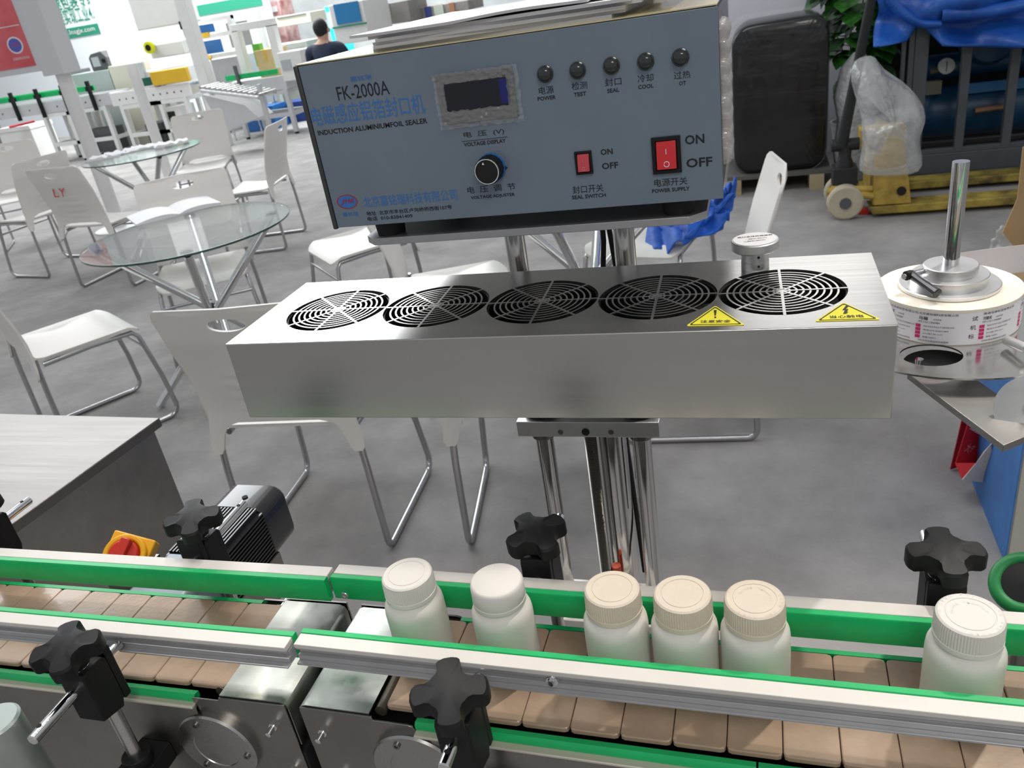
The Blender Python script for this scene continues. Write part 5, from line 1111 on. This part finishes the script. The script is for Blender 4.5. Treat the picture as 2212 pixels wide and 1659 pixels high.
for i in range(16):
    a=rnd.uniform(0,2*PI); z=rnd.uniform(.5,1.7); m=MB(); e=Vector((cx_+.30*math.cos(a),6.14+.12*math.sin(a),z)); m.tube([(cx_,6.20,.26),(cx_+.05*math.cos(a),6.18,z*.55),e],[.007,.005,.003],6); m.build('stem',stem,pl)
# pallet truck
pt=thing('pallet_truck',(.75,4.95,0),'worn yellow hand pallet truck with long black handle','pallet truck')
yp=mat('worn yellow paint',(.56,.38,.07),.55,noise=(9,.4,(.66,.46,.10)),rnoise=(9,.15)); dirty=mat('dirty yellow black fork',(.20,.16,.06),.6,noise=(7,.75,(.50,.38,.07)))
for yy in (4.86,5.32):
    m=MB(); m.prism([(.60,.065),(2.0,.075),(2.05,.055),(2.0,.03),(.62,.02)],'y',yy,yy+.15); m.build('fork',dirty,pt,bevel=.006)
for yy in (4.875,5.36):
    m=MB(); m.prism([(.625,.07),(.82,.07),(.80,.20),(.76,.42),(.68,.46),(.63,.30)],'y',yy,yy+.02); m.build('frame_plate',yp,pt,bevel=.004)
m=MB(); m.box((.62,4.88,.07),(.66,5.38,.34)); m.box((.56,5.05,.36),(.80,5.20,.46)); m.build('frame_box',yp,pt,bevel=.006)
m=MB(); m.tube([(.38,4.93,.16),(.63,4.90,.12)],.022,10); m.tube([(.40,4.93,.17),(.62,4.905,.16)],.018,10); m.build('steering_link',yp,pt)
m=MB(); m.cyl((.765,4.86,.145),(.765,4.90,.145),.024,16,dark); m.build('axle_hole',dark,pt)
for yy in (4.86,5.08):
    m=MB(); m.lathe([(.030,0),(.088,0),(.098,.008),(.098,.062),(.088,.070),(.030,.070)],(.475,yy,.098),(0,1,0),36); wl_=m.build('steer_wheel',mat('cream nylon wheel',(.50,.45,.34),.5,noise=(20,.1)),pt); m=MB(); m.cyl((.475,yy-.006,.098),(.475,yy+.076,.098),.032,20); m.build('wheel_hub',DG,wl_)
m=MB(); m.cyl((.475,4.93,.098),(.475,5.08,.098),.014,10); m.lathe([(.05,0),(.05,.12),(.035,.16),(.035,.26)],(.475,5.0,.17),n=20); m.box((.41,4.93,.17),(.54,5.07,.28)); m.cyl((.40,5.0,.40),(.55,5.0,.40),.035,14); m.build('pump_unit',mat('black iron',(.02,.02,.022),.5),pt,bevel=.003)
b0=Vector((.455,4.985,.40)); b1=at(1890,-40,y=4.75); 
m=MB(); m.tube([b0,b0.lerp(b1,.35),b1,b1+(b1-b0)*.15],[.032,.028,.022,.022],12); m.tube([b1+(b1-b0)*.15+Vector((-.15,0,0)),b1+(b1-b0)*.15+Vector((.15,0,0))],.016,10); m.build('handle',mat('dark handle paint',(.022,.025,.025),.4),pt)
r=thing('red_wedge',tuple(at(1855,462,z=0)),'small red plastic wedge on the carpet by the fork tip','wedge'); p=at(1855,462,z=0); m=MB(); m.prism([(p.x-.07,p.y+.01),(p.x+.05,p.y-.03),(p.x+.05,p.y+.03)],'z',0.0,.03); m.build('wedge_body',mat('bright red plastic',(.75,.03,.02),.4),r,bevel=.003)
# plastic bag over the truck frame
fb_=thing('plastic_bag',(.70,4.80,.10),'crumpled clear plastic bag hanging over the pallet truck frame','bag')
film=mat('milky plastic film',(.72,.74,.75),.22,alpha=.42,coat=.5,bump=(10,.9,.04),spec=.8)
rnd=random.Random(5); outl=[(1843,128),(1872,118),(1890,122),(1905,150),(1945,172),(1980,200),(2000,235),(2003,265),(1985,295),(1990,320),(1996,345),(1993,372),(1945,380),(1895,382),(1850,375),(1862,330),(1860,285),(1862,262),(1850,215),(1838,170)]
nu=len(outl); ctr=at(1925,262,y=4.72); vs=[]; N=7
for k in range(N+1):
    for i,(u,v) in enumerate(outl):
        p=at(u,v,y=4.80); q=ctr.lerp(p,k/N); bul=math.sqrt(max(0,1-(k/N)**2)); vs.append(q+Vector((rnd.uniform(-.008,.008),-.13*bul+rnd.uniform(-.018,.018)*(k>0)+.06*math.sin(i*1.9)*k/N*bul,rnd.uniform(-.006,.006))))
m=MB(); fs=[tuple(range(nu))]
for k in range(N):
    for i in range(nu): fs.append((k*nu+i,k*nu+(i+1)%nu,(k+1)*nu+(i+1)%nu,(k+1)*nu+i))
m.add(vs,fs); 
b=len(vs); m.add([Vector((v.x,9.62-v.y,v.z)) for v in vs],fs)
o=m.build('film_bag',film,fb_,ang=80); sb=o.modifiers.new('s','SUBSURF'); sb.levels=1; sb.render_levels=1
r2=thing('film_bundle',(.60,5.72,0),'grey white film bundle standing between package and pallet truck','packaging')
m=MB(); m.lathe([(.02,.0),(.11,.03),(.13,.2),(.11,.4),(.14,.55),(.10,.72),(.03,.80),(0,.81)],(.60,5.72,0),n=14,m=None); o=m.build('film_roll',mat('silvery film',(.45,.46,.47),.25,.2,coat=.4,bump=(14,.9,.03)),r2,ang=70)
# compressor skid under the blue tarp
sk=thing('compressor_skid',(1.7,5.9,0),'dark framed compressor skid with blue tanks and pressure gauges','compressor')
fg=mat('skid grey paint',(.075,.085,.095),.5,noise=(6,.1)); tankb=mat('tank blue',(.008,.055,.12),.4,noise=(5,.3))
m=MB(); m.box((.78,5.55,.05),(3.4,5.61,.17)); m.box((.78,6.45,.05),(3.4,6.51,.17)); m.box((.78,5.61,.05),(.84,6.45,.17)); m.build('base_beam',fg,sk,bevel=.004)
for x,w_ in ((.835,.02),(.875,.03),(.93,.075),(1.175,.05),(1.43,.05),(1.9,.05),(2.6,.05),(3.3,.05)):
    m=MB(); m.box((x-w_/2,5.552,.17),(x+w_/2,5.60,1.02)); m.build('frame_post',fg,sk,bevel=.003)
m=MB(); m.box((.80,5.552,1.02),(3.4,5.60,1.07)); m.box((.95,5.553,.17),(3.4,5.598,.20)); m.build('top_beam',fg,sk,bevel=.003)
m=MB(); m.box((.80,6.46,.17),(3.4,6.5,1.05)); m.build('back_panel',mat('skid back panel',(.015,.018,.022),.6),sk)
for zc,r_,nm in ((.34,.16,'lower_tank'),(.62,.075,'upper_pipe')):
    m=MB(); m.lathe([(0,0),(r_*.6,.01),(r_*.93,.06),(r_,.12),(r_,2.1),(r_*.9,2.2),(0,2.25)],(.96,6.0,zc),(1,0,0),28); m.build(nm,tankb,sk,ang=50)
m=MB(); m.lathe([(0,0),(.14,.01),(.15,.05),(.15,.20),(.12,.26),(0,.27)],(1.33,5.95,.78),(0,-1,0),24); m.build('blue_motor',tankb,sk)
for u,v,r_,nm in ((2045,143,.045,'pressure_gauge'),(2140,118,.038,'round_dial')):
    p=at(u,v,y=5.70); m=MB(); m.lathe([(r_,0),(r_,.035),(r_*.85,.035),(r_*.85,.030),(0,.030)],(p.x,p.y+.03,p.z),(0,-1,0),24); g_=m.build(nm,mat('gauge face',(.45,.47,.48),.3) if nm[0]=='p' else mat('dull dial',(.16,.18,.17),.4),sk)
    m=MB(); m.cbox((p.x,p.y-.002,p.z),(.004,.002,r_*1.3),M=None); m.build('gauge_needle',dark,g_)
    m=MB(); m.cyl((p.x,p.y+.03,p.z),(p.x,p.y+.32,p.z-.02),.014,10); m.build('gauge_pipe',steel_dark,g_)
m=MB(); p=at(2015,190,y=5.8); m.box((p.x-.04,5.8,p.z-.04),(p.x+.05,5.85,p.z+.04)); m.cyl((p.x-.02,5.8,p.z+.10),(p.x+.12,5.8,p.z+.11),.018,10); m.build('valve_block',mat('dull brass grey',(.17,.16,.13),.5,.4),sk)
m=MB(); p=at(2110,190,y=5.85); m.box((p.x-.08,5.85,p.z-.03),(p.x+.30,5.88,p.z+.03)); m.build('blue_bar',mat('mid blue bar',(.02,.13,.30),.5),sk)
m=MB(); p=at(2140,235,y=5.8); m.cyl((p.x-.09,5.79,p.z),(p.x+.10,5.79,p.z+.01),.018,10); m.build('copper_pipe',mat('copper',(.40,.24,.16),.4,.6),sk)
tp=thing('blue_tarp',(1.7,5.9,1.08),'royal blue tarp draped over the compressor skid','tarp')
tarp=mat('blue tarp',(.010,.085,.46),.38,noise=(3,.3,(.03,.16,.62)),coat=.0,bump=(5,.6,.03))
nx,nz=60,22; vs=[]
for j in range(nz+1):
    for i in range(nx+1):
        x=.66+(3.4-.66)*i/nx; t=j/nz
        hem=.86-.0*x+(-.10*math.sin((x-.80)*2.2) if x>.95 else 0)+(.06 if .88<x<.98 else 0)
        zt_=1.115; z=zt_-(zt_-hem)*t
        y=5.50-.045*t+.045*math.sin(x*9+t*4.5)+.035*math.sin(x*17-t*7)*t+.04*math.sin(z*26+x*2.4)
        vs.append((x+.02*math.sin(z*20),y,z))
top=[]
for i in range(nx+1):
    x=.66+(3.4-.66)*i/nx; top.append((x,6.42,1.10+.02*math.sin(x*9)))
m=MB(); vs=top+vs; m.add(vs,[((j)*(nx+1)+i,(j)*(nx+1)+i+1,(j+1)*(nx+1)+i+1,(j+1)*(nx+1)+i) for j in range(nz+1) for i in range(nx)]); o=m.build('tarp_sheet',tarp,tp,ang=80); sm=o.modifiers.new('t','SOLIDIFY'); sm.thickness=.006
# folds lapping over
for k,(xa_,xb_,za_,zb_,am) in enumerate(((.70,1.0,1.12,.93,.05),(1.0,1.75,.98,1.06,.05))):
    vs=[]; nn=24
    for i in range(nn+1):
        t=i/nn; x=xa_+(xb_-xa_)*t; z=za_+(zb_-za_)*t-.05*math.sin(PI*t)
        for j in range(9):
            a=j/8*PI; vs.append((x,5.47-am*math.sin(a),z+.045*math.cos(a)*(1-.5*t)))
    m=MB(); m.add(vs,[(i*9+j,i*9+j+1,(i+1)*9+j+1,(i+1)*9+j) for i in range(nn) for j in range(8)]); m.build('tarp_fold',tarp,tp,ang=80)
# pale pillar behind the tarp
m=MB(); p=at(1915,200,y=6.2); m.box((.66,6.49,0),(.775,6.61,3.0)); o=m.build('support_pillar',mat('cream pillar',(.66,.68,.58),.6)); tag(o,'cream pillar between the plant and the compressor skid','pillar')
# cardboard flap and bag at the right edge
cbx=thing('cardboard_box',tuple(at(2230,560,z=0)),'brown cardboard flap at the right edge above the label roll','carton'); 
P=[at(2166,502,y=3.0),at(2196,540,y=3.0),at(2290,560,y=3.05),at(2290,300,y=3.05),at(2210,318,y=3.0),at(2198,430,y=3.0)]
m=MB(); m.add(P+[p+Vector((0,.006,0)) for p in P],[tuple(range(6)),tuple(range(11,5,-1))]+[(i,(i+1)%6,6+(i+1)%6,6+i) for i in range(6)]); m.build('box_flap',CB,cbx,ang=0)
m=MB(); q=at(2290,500,y=3.1); m.box((q.x+.0,3.07,0),(q.x+.45,3.6,q.z+.1)); m.build('box_body',CB,cbx)
q=at(2185,520,y=3.08); blob('crumpled_bag',(q.x,3.12,q.z-.03),(.05,.03,.06),'scrap of clear plastic under the cardboard flap at the right edge','bag',film,4,amp=.3)
